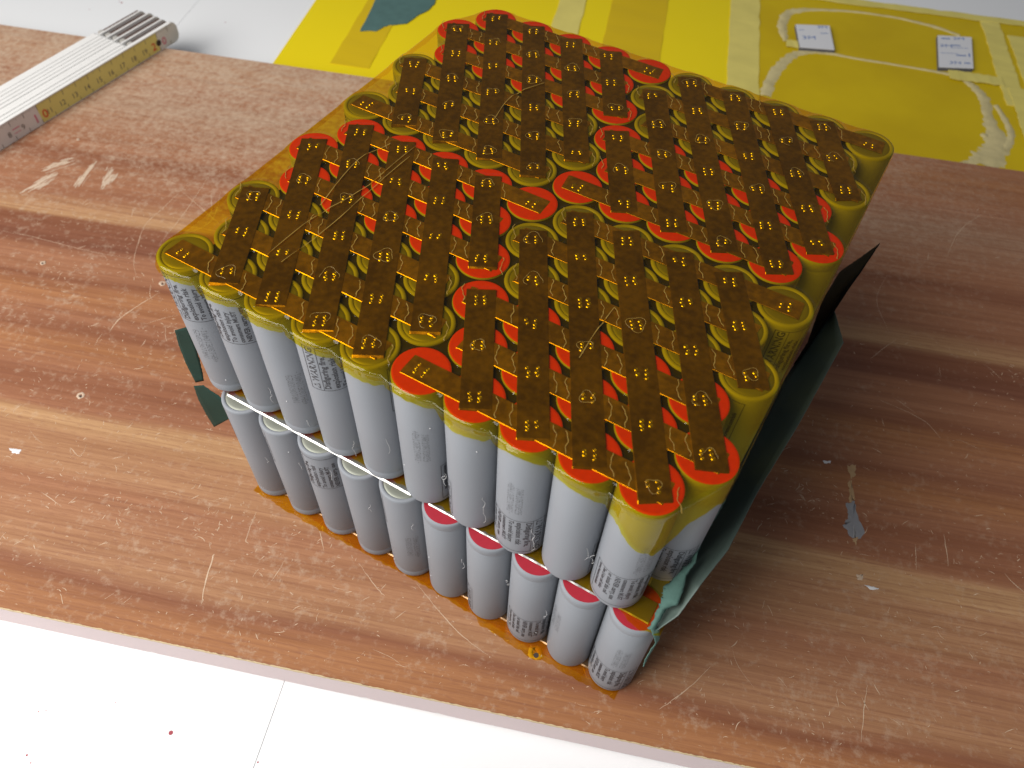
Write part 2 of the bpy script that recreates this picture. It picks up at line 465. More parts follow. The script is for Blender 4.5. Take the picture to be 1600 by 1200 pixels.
# front edge band with a ragged lower edge
V_ = []; F_ = []
for i in range(n + 1):
    u = BU0 + (BU1 - BU0) * i / n
    r1 = 0.25 * math.sin(u * 0.21) + 0.25 * math.sin(u * 0.083 + 1) + (RNG.random() - .5) * 0.2
    zb = TZ + 0.7 + r1 * 0.6 + (1.2 if RNG.random() < 0.02 else 0)
    V_ += [uv(u, BV0 + 0.95, -0.9 - 0.15 * RNG.random()), uv(u, BV0 + 0.15, -1.0 - 0.2 * RNG.random()), uv(u, BV0 + 0.15, zb), uv(u, BV0 + 0.95, zb)]
for i in range(n):
    a = 4 * i; b_ = a + 4
    F_ += [(a, a+1, b_+1, b_), (a+1, a+2, b_+2, b_+1), (a+2, a+3, b_+3, b_+2)]
add('edge_band', mesh_data('edge_band', V_, F_, M_EDGE), board, label='pale pink edge band of the board')
V_ = []; F_ = []
for i in range(n * 2 + 1):                                    # pale ragged line where the laminate breaks off
    u = BU0 + (BU1 - BU0) * i / n / 2
    V_ += [uv(u, BV0 + 0.10 + 0.35 * RNG.random(), 0.03), uv(u, BV0 - 0.07, 0.02), uv(u, BV0 - 0.08, -0.5 - 0.8 * RNG.random())]
for i in range(n * 2):
    for k in range(2): F_.append((3*i+k, 3*i+k+1, 3*i+k+4, 3*i+k+3))
mb = MB(); mb.addm(V_, F_)
add('laminate_lip', mb.data('laminate_lip', M_CREAM), board, kind='stuff')
# scratches: short pale nicks cut in the laminate
mb = MB()
def scratch(pts, w, z=0.035):
    k = len(pts)
    ws = [w * (0.25 + 0.75 * math.sin(math.pi * (i + 0.3) / (k - 0.4 + 0.001))) * (0.6 + 0.8 * RNG.random()) for i in range(k)]
    mb.ribbon([(p[0], p[1], z) for p in pts], ws, 0.0)
def rnd_scratch(u, v, L, w):
    a = RNG.uniform(0, math.pi); bend = RNG.uniform(-1.2, 1.2) * (0.4 if L > 8 else 1)
    k = 4 if L < 4 else 8
    x, y = uv(u, v, 0)[:2]; pts = []
    for i in range(k):
        pts.append((x, y)); x += math.cos(a) * L / k; y += math.sin(a) * L / k; a += bend / k + RNG.uniform(-.12, .12)
    scratch(pts, w)
for i in range(5600):
    u = RNG.uniform(-330, 420); v = RNG.uniform(-84, 300)
    dens = 1.0 if v < 110 else 0.45
    if u > 190 and v > 40: dens *= 0.45
    if RNG.random() > dens: continue
    t = RNG.random()
    L = RNG.uniform(0.4, 1.9) if t < 0.80 else (RNG.uniform(1.8, 6) if t < 0.985 else RNG.uniform(8, 20))
    rnd_scratch(u, v, L, RNG.uniform(0.10, 0.27))
for cl in range(60):                                          # clusters of nicks
    u0 = RNG.uniform(-320, 360); v0 = RNG.uniform(-80, 150); s = RNG.uniform(4, 14)
    for k in range(RNG.randint(8, 26)):
        rnd_scratch(RNG.gauss(u0, s * 1.4), min(300, max(-84, RNG.gauss(v0, s))), RNG.uniform(0.6, 3.5), RNG.uniform(0.12, 0.34))
LONG = [([(170, 520), (185, 500), (215, 478), (250, 457)], .75), ([(0, 360), (60, 372), (130, 390), (205, 405)], .3),
        ([(300, 280), (260, 320), (228, 350), (216, 380), (209, 410), (214, 435)], .4), ([(236, 445), (234, 460), (238, 468)], .4),
        ([(330, 300), (330, 330), (322, 345)], .4), ([(147, 540), (160, 520)], .35), ([(315, 945), (320, 915), (332, 872), (335, 866)], .8),
        ([(400, 800), (385, 840), (388, 850)], .4), ([(650, 910), (690, 960), (730, 1000), (768, 1028)], .35),
        ([(1030, 1108), (1070, 1080), (1110, 1042)], .4), ([(1355, 1070), (1350, 1110), (1345, 1160)], .45), ([(1475, 835), (1482, 885)], .4),
        ([(1430, 850), (1432, 890)], .35), ([(1375, 625), (1440, 655), (1470, 685)], .4), ([(1395, 620), (1430, 645)], .3), ([(0, 1030), (60, 1060)], .2),
        ([(112, 712), (110, 700), (125, 713), (135, 695)], .35), ([(560, 880), (590, 920), (602, 932)], .35), ([(500, 830), (506, 860)], .4),
        ([(250, 380), (290, 330), (330, 270)], .35), ([(280, 370), (330, 345), (345, 300)], .35), ([(285, 300), (320, 330), (345, 352)], .5),
        ([(1390, 520), (1370, 470), (1385, 430)], .3), ([(1480, 400), (1500, 360), (1540, 330)], .3), ([(1360, 560), (1400, 530)], .3)]
for pts, w_ in LONG:
    P = catmull([at(px, py, 0) for px, py in pts], 6)
    scratch([(q[0] + RNG.uniform(-.15, .15), q[1] + RNG.uniform(-.15, .15)) for q in P], w_ * 0.6)
add('scratch_marks', mb.data('scratch_marks', M_SCR), board, kind='stuff')

def patch(name, pts, mat, z=0.05, rough=0.5, label=None, lift=0.12):
    """a ragged chip or smear with its own outline, slightly domed"""
    P = []
    k = len(pts)
    for i in range(k):
        a = np.array(at(*pts[i], 0)); b_ = np.array(at(*pts[(i+1) % k], 0))
        for t in range(5):
            q = a + (b_ - a) * t / 5; q[:2] += [RNG.uniform(-rough, rough), RNG.uniform(-rough, rough)]; P.append(q)
    P = np.array(P); c = P.mean(0)
    V_ = [(c[0], c[1], z + lift)]; nP = len(P)
    V_ += [(c[0] + (p[0]-c[0])*.7, c[1] + (p[1]-c[1])*.7, z + lift * .8) for p in P] + [(p[0], p[1], z) for p in P]
    F_ = [(0, 1 + i, 1 + (i+1) % nP) for i in range(nP)] + [(1+i, 1+nP+i, 1+nP+(i+1) % nP, 1+(i+1) % nP) for i in range(nP)]
    return add(name, mesh_data(name, V_, F_, mat, True), board, label=label)
patch('grey_paint_spot', [(1322, 788), (1334, 782), (1338, 800), (1350, 830), (1345, 842), (1330, 840), (1318, 820), (1326, 808)], M_GREYCHIP, label='grey paint spot on the board')
patch('laminate_chip', [(1324, 728), (1337, 726), (1336, 742), (1328, 748)], M_TANCHIP)
patch('laminate_chip', [(1325, 752), (1330, 750), (1336, 780), (1328, 786), (1327, 770)], M_TANCHIP)
patch('laminate_chip', [(1332, 842), (1342, 840), (1336, 852)], M_TANCHIP)
patch('laminate_chip', [(1338, 898), (1350, 898), (1348, 907), (1340, 906)], M_CHIP, rough=.3)
patch('laminate_chip', [(1350, 914), (1362, 916), (1373, 920), (1362, 922)], M_FOAMTAPE, rough=.25)
patch('laminate_chip', [(1286, 720), (1298, 720), (1298, 724), (1288, 724)], M_FOAMTAPE, rough=.25)
patch('laminate_chip', [(14, 700), (33, 702), (30, 709), (20, 708)], M_FOAMTAPE, rough=.3)
def smear(px0, py0, px1, py1, wpx, n_):
    """rubbed paint: a bundle of ragged parallel slivers"""
    global mb
    mb = MB()
    for _ in range(n_):
        t0 = RNG.uniform(0, .6); t1 = t0 + RNG.uniform(.15, .45); o = RNG.gauss(0, wpx * .4); k = 6
        dx, dy = px1 - px0, py1 - py0; L = math.hypot(dx, dy); nx_, ny_ = -dy / L, dx / L
        pts = []
        for i_ in range(k):
            t = t0 + (t1 - t0) * i_ / (k - 1)
            q = at(px0 + dx * t + nx_ * o, py0 + dy * t + ny_ * o, 0); pts.append((q[0] + RNG.uniform(-.25, .25), q[1] + RNG.uniform(-.25, .25)))
        scratch(pts, RNG.uniform(.3, 1.3), 0.04 + RNG.random() * .02)
    add('paint_smear', mb.data('paint_smear', M_CHIP), board, kind='stuff')
smear(180, 262, 155, 298, 9, 34)
smear(150, 250, 118, 296, 5, 20)
smear(120, 248, 60, 268, 8, 30)
smear(95, 268, 30, 305, 8, 26)
for (px, py, r) in ((67, 411, 1.5), (126, 618, 1.9), (836, 1020, 3.0), (254, 443, 1.8), (122, 218, 1.0)):
    q = at(px, py, 0)
    mb = MB(); prof = [(r * .35, 0.02), (r * .5, 0.25), (r * .8, 0.25), (r, 0.03)]
    mb.lathe(prof, 14, (q[0], q[1], 0))
    mb.v = [(x + RNG.uniform(-.3, .3) * r * .6, y + RNG.uniform(-.3, .3) * r * .6, z) for x, y, z in mb.v]
    o = add('screw_hole', mb.data('screw_hole', M_CHIP, True), board)
    mb = MB(); mb.lathe([(0.01, 0.28), (r * .36, 0.28)], 9, (q[0] + r * .3, q[1] - r * .25, 0))
    add('hole', mb.data('hole', M_HOLE), o)

# ------------------------------------------------------------------ yellow sheet behind
YZ = TZ + 1.0
sheet = thing('yellow_sheet', uv(140, 426, TZ), 'large yellow sheet taped together on the white table behind the board', 'sheet')
def uvbox(u0, u1, v0, v1, z0, z1):
    mb = MB(); mb.prism([uv(u0, v0, 0), uv(u1, v0, 0), uv(u1, v1, 0), uv(u0, v1, 0)], z0, z1); return mb
def wavy(u0, u1, v0, v1, z0, z1, j=0.5, along='v', k=26):
    """strip of tape whose long edges wander"""
    mb = MB(); A = []; B = []
    for i in range(k + 1):
        t = i / k
        if along == 'v':
            v = v0 + (v1 - v0) * t; A.append(uv(u0 + RNG.uniform(-j, j), v, 0)); B.append(uv(u1 + RNG.uniform(-j, j), v, 0))
        else:
            u = u0 + (u1 - u0) * t; A.append(uv(u, v0 + RNG.uniform(-j, j), 0)); B.append(uv(u, v1 + RNG.uniform(-j, j), 0))
    pts = A + B[::-1]
    if along != 'v': pass
    # make counter-clockwise
    ar = sum(pts[i][0]*pts[(i+1) % len(pts)][1] - pts[(i+1) % len(pts)][0]*pts[i][1] for i in range(len(pts)))
    if ar < 0: pts = pts[::-1]
    n_ = len(pts)
    z = [z1 + RNG.uniform(0, .35) for _ in pts]
    V_ = [(p[0], p[1], z0) for p in pts] + [(p[0], p[1], zz) for p, zz in zip(pts, z)]
    F_ = [(i, (i+1) % n_, n_ + (i+1) % n_, n_ + i) for i in range(n_)]
    for i in range(k):
        q = (n_ + i, n_ + n_ - 1 - i, n_ + n_ - 2 - i, n_ + i + 1)
        F_.append(q if ar < 0 and False else q[::-1] if ar > 0 else q)
    mb.addm(V_, F_); return mb
add('ochre_panel', uvbox(214, 560, 309.5, 543, TZ + .1, YZ).data('ochre_panel', M_YELLOW), sheet, label='ochre yellow right part of the sheet')
add('bright_panel', uvbox(-133, 214, 309.5, 600, TZ + .1, YZ).data('bright_panel', M_YELLOWB), sheet, label='bright yellow left part of the sheet')
add('film_band', wavy(-92, -62, 347, 600, YZ, YZ + .15, .3).data('film_band', M_YELLOWD), sheet)
add('film_band', wavy(104, 150, 309.6, 600, YZ, YZ + .12, .3).data('film_band', M_YELLOWD), sheet)
add('masking_tape', wavy(202, 226, 309.6, 542, YZ + .02, YZ + .3, .6).data('masking_tape', M_MASK), sheet)
add('masking_tape', wavy(61, 83, 309.6, 598, YZ + .02, YZ + .3, .5).data('masking_tape', M_MASK), sheet)
add('masking_tape', wavy(409, 424, 416, 545, YZ + .02, YZ + .4, .7).data('masking_tape', M_MASK), sheet)
add('masking_tape', wavy(428, 441, 330, 520, YZ + .02, YZ + .4, .7).data('masking_tape', M_MASK), sheet)
add('masking_tape', wavy(414, 427, 340, 440, YZ + .5, YZ + .8, .7).data('masking_tape', M_MASK), sheet)
add('masking_tape', wavy(228, 470, 538, 547, YZ + .55, YZ + .8, .8, 'u').data('masking_tape', M_MASK), sheet)
add('masking_tape', wavy(371, 411, 441, 453, YZ + .85, YZ + 1.1, .8, 'u', 12).data('masking_tape', M_MASK), sheet)
add('masking_tape', wavy(247, 274, 456, 466, YZ + .85, YZ + 1.1, .6, 'u', 8).data('masking_tape', M_MASK), sheet)

def residue(pts, widths, name='glue_residue'):
    P = catmull([at(px, py, YZ) for px, py in pts], 10)
    W = np.interp(np.linspace(0, 1, len(P)), np.linspace(0, 1, len(widths)), widths)
    mb = MB(); k = len(P)
    n_cross = 7
    V_ = []; F_ = []
    for i, p in enumerate(P):
        a = P[max(i-1, 0)]; b_ = P[min(i+1, k-1)]
        d = np.array([b_[0]-a[0], b_[1]-a[1]]); d /= np.linalg.norm(d) + 1e-9; nn = np.array([-d[1], d[0]])
        wl = W[i] * (0.8 + 0.5 * RNG.random()); wr = W[i] * (0.8 + 0.5 * RNG.random())
        for j in range(n_cross):
            t = j / (n_cross - 1) * 2 - 1
            off = t * (wl if t > 0 else wr) / 2
            h = 0.04 + 0.7 * (1 - t * t) * (0.5 + RNG.random() * .7)
            V_.append((p[0] + nn[0]*off, p[1] + nn[1]*off, YZ + (h if abs(t) < .99 else 0.02)))
    for i in range(k-1):
        for j in range(n_cross-1):
            a = i*n_cross+j; F_.append((a+1, a, a+n_cross, a+n_cross+1))
    mb.addm(V_, F_)
    add(name, mb.data(name, M_WHITEGLUE, True), sheet, label='whitish glue residue line on the yellow sheet')
residue([(1196, 150), (1204, 125), (1222, 100), (1245, 84), (1275, 80), (1300, 84)], [8, 9, 8, 7, 7, 5])
residue([(1300, 84), (1340, 92), (1420, 105), (1490, 118), (1520, 134)], [4.0, 2.6, 2.2, 4, 6])
residue([(1520, 134), (1538, 155), (1545, 185), (1556, 215), (1552, 240), (1535, 258)], [7, 8, 8, 14, 18, 24])
residue([(1556, 165), (1572, 190), (1580, 215), (1570, 235)], [4, 5, 5, 6])
residue([(1500, 256), (1530, 250), (1560, 240)], [3, 8, 8])
residue([(1228, 65), (1222, 40), (1232, 20), (1262, 15)], [4, 8, 8, 6])
residue([(1262, 15), (1330, 18), (1400, 28), (1460, 42), (1500, 56)], [4, 3, 2.5, 4, 3])
mb = MB(); q = at(1538, 212, YZ); mb.lathe([(3.0, .02), (2.2, .6), (.01, .9)], 9, q)
add('glue_residue', mb.data('glue_residue', M_WHITEGLUE, True), sheet)

# teal paper scrap on the yellow sheet
scrap = [(590, -6), (684, -6), (678, 8), (668, 18), (655, 24), (635, 38), (612, 40), (600, 43), (588, 50), (576, 49), (563, 50), (572, 30)]
mb = MB(); P = [at(a, b_, YZ) for a, b_ in scrap]
P2 = []
for i in range(len(P)):
    a = np.array(P[i]); b_ = np.array(P[(i+1) % len(P)])
    for t in range(4):
        q = a + (b_ - a) * t / 4; P2.append((q[0] + RNG.uniform(-.4, .4), q[1] + RNG.uniform(-.4, .4)))
ar = sum(P2[i][0]*P2[(i+1) % len(P2)][1] - P2[(i+1) % len(P2)][0]*P2[i][1] for i in range(len(P2)))
if ar < 0: P2 = P2[::-1]
mb.prism(P2, YZ + .45, YZ + .75)
add('paper_scrap', mb.data('paper_scrap', M_TEAL), label='torn teal paper scrap on the bright yellow sheet', cat='paper')

# two foam tape pads
def pad(px4, label, marks):
    P = [at(a, b_, YZ + 3) for a, b_ in px4]
    ar = sum(P[i][0]*P[(i+1) % 4][1] - P[(i+1) % 4][0]*P[i][1] for i in range(4))
    Q = P if ar > 0 else P[::-1]
    c = np.mean(P, 0)
    t = thing('foam_pad', (c[0], c[1], YZ), label, 'foam pad', 'foam pads on the yellow sheet')
    mb = MB(); mb.prism(Q, YZ + .02, YZ + 2.8); add('foam', mb.data('foam', M_FOAM), t)
    mb = MB(); mb.prism(Q, YZ + 2.8, YZ + 3.0); li = add('liner', mb.data('liner', M_FOAMTAPE), t)
    o0 = np.array(P[0]); ex = np.array(P[1]) - o0; ey = np.array(P[3]) - o0
    lx = np.linalg.norm(ex); ly = np.linalg.norm(ey); ex /= lx; ey /= ly
    mb = MB()
    for kind, x, y, w_, h in marks:
        if kind == 'bar':
            mb.addm([tuple(o0 + ex*a + ey*b_ + np.array([0, 0, .05])) for a, b_ in ((x, y), (x+w_, y), (x+w_, y+h), (x, y+h))], [(0, 3, 2, 1)])
        else:
            v, f = text_mesh(kind, h, 0.0)
            mb.addm([tuple(o0 + ex*(x + a*w_) + ey*(y - b_) + np.array([0, 0, .05])) for a, b_ in v], f)
    add('printed_marks', mb.data('printed_marks', M_BLUE), li)
pad([(1243, 38), (1296, 40), (1304, 78), (1250, 74)], 'foam tape pad with white liner nearest the pale vertical tape strip, shorter of two',
    [('3M', 3, 22, 1.3, 7), ('3M', 17, 4.5, 1.3, 5.5), ('bar', 19, 12, 6, .8), ('bar', 2, 8, 4, .6)])
pad([(1465, 55), (1518, 58), (1521, 107), (1467, 105)], 'foam tape pad with white liner and blue print, longer of two at far right',
    [('3M', 12, 5.5, 1.4, 5.5), ('bar', 3, 4, 7, 1.4), ('3M', 1, 18, 1.4, 6), ('bar', 11, 14, 7, 1.2), ('bar', 10, 18, 14, .5), ('bar', 2, 27, 14, .5), ('bar', 14, 29, 8, 1.4),
     ('3M', 8, 43, 1.4, 5.5), ('bar', 20, 40, 5, 1.4), ('bar', 24, 26, 1, 5)])

# ------------------------------------------------------------------ folding ruler
RX, RY1, RH = -288.0, 240.0, 14.3
ruler = thing('folding_ruler', (RX - 17, 125, 0), 'folded white wooden ruler with yellow scale lying on the board corner', 'ruler')
LT = 3.05
for i in range(10):
    x1 = RX - i * (LT + 0.38); x0 = x1 - LT
    y1 = RY1 - 1.6 * (i % 3) * .4 if i % 2 == 0 else 201.0
    y0 = 3.0 + (i % 2) * 30
    hh = RH + RNG.uniform(-.3, .15)
    def slab(mb, xa, xb, ya, yb):
        """lath seen from the side, with a rounded far end"""
        prof = [(ya, 0.1), (yb - 4, 0.1), (yb - 1.5, 1.2), (yb, 4), (yb, hh - 4), (yb - 1.5, hh - 1.2), (yb - 4, hh), (ya, hh)]
        k = len(prof)
        F_ = [tuple(range(k - 1, -1, -1)), tuple(range(k, 2*k))] + [(j, (j+1) % k, k + (j+1) % k, k + j) for j in range(k)]
        mb.addm([(xa, a, b_) for a, b_ in prof] + [(xb, a, b_) for a, b_ in prof], [f[::-1] for f in F_])
    mb = MB()
    if i == 0 or i % 2 == 1: slab(mb, x0, x1, y0, y1)
    else:
        slab(mb, x0, x1, y0, 202.0); slab(mb, x0 + .8, x1 - .7, 197.0, y1)
    lo_ = add('lath', mb.data('lath', M_RULERW), ruler)
    bv = lo_.modifiers.new('bevel', 'BEVEL'); bv.width = 0.3 * S; bv.segments = 2
    if i == 0: front_lath = lo_
    if i % 2 == 1:
        mb = MB(); mb.box((x0 - .95, 203, .4), (x1 + .3, RY1 - 2.5, RH - 2.2)); add('hinge', mb.data('hinge', M_BROWN), ruler)
        mb = MB(); mb.box((x0 + .2, 200.8, RH - 5), (x1 - .2, 204, RH - .8)); add('hinge_stop', mb.data('hinge_stop', simple('ruler_grey_metal', (.5, .48, .44), .5, .2)), ruler)
FX = RX + 0.05
def face_quad(mb, y0, y1, z0, z1, x=FX):
    mb.addm([(x, y0, z0), (x, y1, z0), (x, y1, z1), (x, y0, z1)], [(0, 1, 2, 3)])
mb = MB(); face_quad(mb, 119.6, 221.0, 0.9, RH - .9)
add('yellow_scale', mb.data('yellow_scale', M_RULERY), front_lath)
def face_text(mb, txt, y, z, size, x, bold=0.0):
    v, f = text_mesh(txt, size, bold, 'CENTER')
    mb.addm([(x, y + a, z + b_) for a, b_ in v], f)
mb = MB()
for cm in range(4, 20):
    if cm == 10: continue
    face_text(mb, str(cm), 119.6 + (cm - 10) * 10.14 - 3, 4.0, 5.0, FX + .05)
for cm in range(4, 22):
    y = 119.6 + (cm - 10) * 10.14
    face_quad(mb, y - .16, y + .16, RH - 4.2, RH - .7, FX + .05)
    face_quad(mb, y - .16, y + .16, .8, 3.2, FX + .05)
    for mm in range(1, 10):
        ym = y + mm * 1.014
        if ym > 236: break
        face_quad(mb, ym - .07, ym + .07, RH - (2.6 if mm == 5 else 1.9), RH - .8, FX + .05)
add('scale_print', mb.data('scale_print', M_GREYP), front_lath)
for t_, y_, s_, m_, nm in (('1', 116.3, 8.0, M_PINKP, 'pink_digit'), ('0', 226.0, 7.5, M_PINKP, 'pink_digit'), ('0', 123.2, 8.0, M_RULERR, 'red_digit'), ('2', 216.4, 7.5, M_RULERR, 'red_digit')):
    mb = MB(); face_text(mb, t_, y_, 3.0, s_, FX + .08, .12); add(nm, mb.data(nm, m_), front_lath)
for z_, h_ in ((7.2, .6), (4.6, .35)):
    mb = MB(); face_quad(mb, 99.2, 104.4, z_, z_ + h_, FX + .05); add('pink_mark', mb.data('pink_mark', M_PINKP), front_lath)
mb = MB()
V_ = [(FX + .5, 220.9, 6.3)] + [(FX + .35, 220.9 + 2.1*math.cos(a), 6.3 + 2.1*math.sin(a)) for a in np.linspace(0, 2*math.pi, 16, endpoint=False)]
mb.addm(V_, [(0, 1 + i, 1 + (i+1) % 16) for i in range(16)])
add('rivet', mb.data('rivet', M_HOLE), front_lath)

# ------------------------------------------------------------------ battery pack
PIT, RP, CR, CL = 18.4967, 16.3003, 9.15, 65.0
ZB, ZT = 0.9, 67.6             # foot of lower and of upper cells
HT = ZT + CL                   # 132.6
pack = thing('battery_pack', (85, 88, 0), 'large two-layer battery pack of grey cylindrical cells under clear amber tape', 'battery pack')
def top_xy(r, c):
    x = (c - 1 + (0.5 if r % 2 == 0 else 0)) * PIT; y = (r - 1) * RP
    x += 0.0067 * y; y += 0.0126 * x * y / 160
    return x, y
def bot_xy(r, c):
    x = (c - 1) * PIT + (9.083 if r % 2 == 1 else 0.0); y = (r - 1) * RP
    return x + 0.0067 * y, y - 4.7 + 0.0089 * x
def neg_up(r, c):              # upper layer: flat can end (negative) up?
    b_ = ((r - 1) // 3) % 2
    return (b_ == 0) == (c <= 5)

# shared cell meshes, standing on the positive end: z=0 positive, z=65 negative
mb = MB()
mb.lathe([(7.5, 0.12), (8.2, 0.0), (8.75, 0.12), (9.05, 0.55), (9.13, 1.2), (9.13, 3.4), (9.0, 3.9), (8.93, 4.3), (9.0, 4.7), (CR, 5.2), (CR, 30.0), (CR, 63.9), (9.05, 64.6), (8.75, 64.9), (8.2, 65.0), (7.7, 64.9), (7.5, 64.6)], 44)
me_wrap = mb.data('cell', M_WRAP, True)
mb = MB(); mb.lathe([(3.4, 0.05), (3.5, -0.06), (8.3, -0.06), (8.82, 0.07)], 36); me_ring_r = mb.data('insulator_ring', M_RED)
mb = MB(); mb.lathe([(3.4, 0.05), (3.5, -0.06), (8.25, -0.06), (8.3, 0.02)], 36); me_ring_p = mb.data('insulator_ring', M_PINK)
mb = MB(); mb.lathe([(3.45, 0.3), (3.4, -0.02), (2.9, -0.1), (0.01, -0.1)], 24); me_cap = mb.data('positive_cap', M_CAN)
mb = MB(); mb.lathe([(0.01, 64.88), (5.0, 64.88), (6.6, 64.86), (7.4, 64.7), (7.7, 64.5)], 36); me_can = mb.data('can_end', M_CAN, True)

# printed warning label wrapped round the cell; angle 0 is its left edge when the can end is up
LINES = [('WARNING', 4.3, 3.55, .05), ('Disfiguring fire,', 3.1, 2.75, 0.03), ('explosion risk', 3.0, 2.75, 0.03), ('To avoid injury', 2.6, 2.45, 0.02), ('consumers MUST', 2.4, 2.15, 0.02),
         ('NEVER carry, use', 2.6, 2.35, 0.03), ('or install this cell', 2.5, 2.2, 0.02), ('See Li-ion cell risks:', 2.1, 1.85, 0.02), ('www.lgensol.com/safe', 2.1, 1.75, .02)]
LZ0, LZ1 = 40.8, 62.6
RL = CR + 0.05
def on_cyl(s, z, r=RL):        # s = arc length
    a = s / CR
    return (r * math.cos(a), r * math.sin(a), z)
mb = MB(); s = 0.0
def cyl_rect(s0, s1, z0, z1, r=RL):
    k = max(1, int(abs(s1 - s0) / 0.9))
    V_ = []; F_ = []
    for i in range(k + 1):
        ss = s0 + (s1 - s0) * i / k; V_ += [on_cyl(ss, z0, r), on_cyl(ss, z1, r)]
    for i in range(k): F_.append((2*i, 2*i+2, 2*i+3, 2*i+1))
    mb.addm(V_, F_)
TOT = sum(l[1] for l in LINES) + 0.8
for i, (t, pitch, size, bold) in enumerate(LINES):
    v, f = text_mesh(t, size, bold + .035)
    L = max(a for a, _ in v); z0 = LZ0 + 0.9
    if i == 0: z0 = LZ0 + 4.2
    fit = min(1.0, (LZ1 - 0.5 - z0) / L)
    base = s + pitch * 0.80
    mb.addm([on_cyl(base - b_, z0 + a * fit) for a, b_ in v], f)
    if i == 0:                  # warning triangle
        sb = base; z = LZ0 + .8; h = 2.6; w_ = 2.9
        tri = [(z, sb), (z + w_, sb), (z + w_ / 2, sb - h)]
        cz = z + w_/2; cs = sb - h/3
        inn = [(cz + (a - cz) * .62, cs + (b_ - cs) * .62) for a, b_ in tri]
        mb.addm([on_cyl(b_, a) for a, b_ in tri + inn], [(0, 1, 4, 3), (1, 2, 5, 4), (2, 0, 3, 5)])
        cyl_rect(s + pitch + .1, s + pitch + .28, LZ0, LZ1)
    s += pitch
cyl_rect(0, .22, LZ0, LZ1); cyl_rect(TOT - .22, TOT, LZ0, LZ1); cyl_rect(.22, TOT - .22, LZ0, LZ0 + .22); cyl_rect(.22, TOT - .22, LZ1 - .22, LZ1)
me_label = mb.data('warning_print', M_INK)
LABEL_ANG = TOT / CR

F57 = {'I': '01110 00100 00100 00100 00100 00100 01110', 'N': '10001 11001 10101 10101 10011 10001 10001', 'R': '11110 10001 10001 11110 10100 10010 10001',
       '1': '00100 01100 00100 00100 00100 00100 01110', '8': '01110 10001 10001 01110 10001 10001 01110', '6': '01110 10000 10000 11110 10001 10001 01110',
       '5': '11111 10000 11110 00001 00001 10001 01110', '0': '01110 10001 10001 10001 10001 10001 01110', 'M': '10001 11011 10101 10101 10001 10001 10001',
       '2': '01110 10001 00001 00110 01000 10000 11111', '9': '01110 10001 10001 01111 00001 00001 01110', '+': '00000 00100 00100 11111 00100 00100 00000',
       'G': '01110 10001 10000 10111 10001 10001 01110', 'A': '01110 10001 10001 11111 10001 10001 10001', '3': '01110 10001 00001 00110 00001 10001 01110',
       'E': '11111 10000 10000 11110 10000 10000 11111', '4': '00010 00110 01010 10010 11111 00010 00010', '-': '00000 00000 00000 11111 00000 00000 00000'}
mb = MB()
for li, txt in enumerate(('INR18650M29', '+GA130E104N1-')):
    z = 19.0 + (1.2 if li == 0 else 0)
    for ch in txt:
        for ry, row in enumerate(F57[ch].split()):
            for cx, bit in enumerate(row):
                if bit == '1' and RNG.random() < .85:
                    zz = z + cx * 0.24; ss = li * 2.9 + ry * 0.33
                    a = 0.105
                    mb.addm([on_cyl(ss - a, zz - a * .85), on_cyl(ss + a, zz - a * .85), on_cyl(ss + a, zz + a * .85), on_cyl(ss - a, zz + a * .85)], [(0, 1, 2, 3)])
        z += 1.50
me_serial = mb.data('serial_print', M_DOTINK)
SER_ANG = 5.0 / CR

def facing(x, y): return math.atan2(EYE[1] - y, EYE[0] - x)
R_ = math.radians
# orientation of the prints on the cells that show them: degrees of the left edge against the line of sight
LAB_T = {(1,1): -88, (1,2): -107, (1,3): 120, (1,4): -54, (1,5): 22, (1,6): 22, (1,7): 140, (1,8): -108, (1,9): 52, (1,10): -56, (2,10): -92}
SER_T = {(1,1): -52, (1,2): 150, (1,3): -24, (1,4): 140, (1,5): 140, (1,6): -30, (1,7): 150, (1,8): -34, (1,9): 160, (1,10): 22, (2,10): 120}
LAB_B = {(1,1): 120, (1,2): 130, (1,3): -100, (1,4): 120, (1,5): 130, (1,6): 58, (1,7): 150, (1,8): -64, (1,9): 130, (1,10): -92}
SER_B = {(1,1): 150, (1,2): 120, (1,3): 150, (1,4): 130, (1,5): -18, (1,6): 150, (1,7): 150, (1,8): 140, (1,9): -66, (1,10): -2}

def make_cell(x, y, z, negup, lab, ser, both_ends, ring_mesh, tilt=(0, 0)):
    o = add('cell', me_wrap, pack, rot=(tilt[0] + (0 if negup else math.pi), tilt[1], 0))
    o.location = Vector((x, y, z + (0 if negup else CL))) * S - pack.location
    show_neg = both_ends or negup; show_pos = both_ends or not negup
    if show_neg: add('can_end', me_can, o, loc=(0, 0, 0))
    if show_pos:
        add('insulator_ring', ring_mesh, o, loc=(0, 0, 0)); add('positive_cap', me_cap, o, loc=(0, 0, 0))
    # cell standing upside down mirrors angles about x: angle a in the cell is -a in the world
    f = facing(x, y)
    def place(name, me, left, span):
        if negup: a = f + R_(left)
        else: a = -(f + R_(left) + span)      # its far edge becomes the left one
        add(name, me, o, loc=(0, 0, 0), rot=(0, 0, a))
    if lab is not None: place('warning_print', me_label, lab, LABEL_ANG)
    if ser is not None: place('serial_print', me_serial, ser, SER_ANG)
    return o
for r in range(1, 13):
    for c in range(1, 11):
        x, y = top_xy(r, c)
        edge = r in (1, 12) or c in (1, 10)
        lab = LAB_T.get((r, c), RNG.uniform(-180, 180) if edge else None)
        ser = SER_T.get((r, c), RNG.uniform(-180, 180) if edge else None)
        make_cell(x, y, ZT + RNG.uniform(-.1, .05), neg_up(r, c), lab, ser, edge, me_ring_r if (r, c) else None, (RNG.uniform(-.002, .002), RNG.uniform(-.002, .002)))
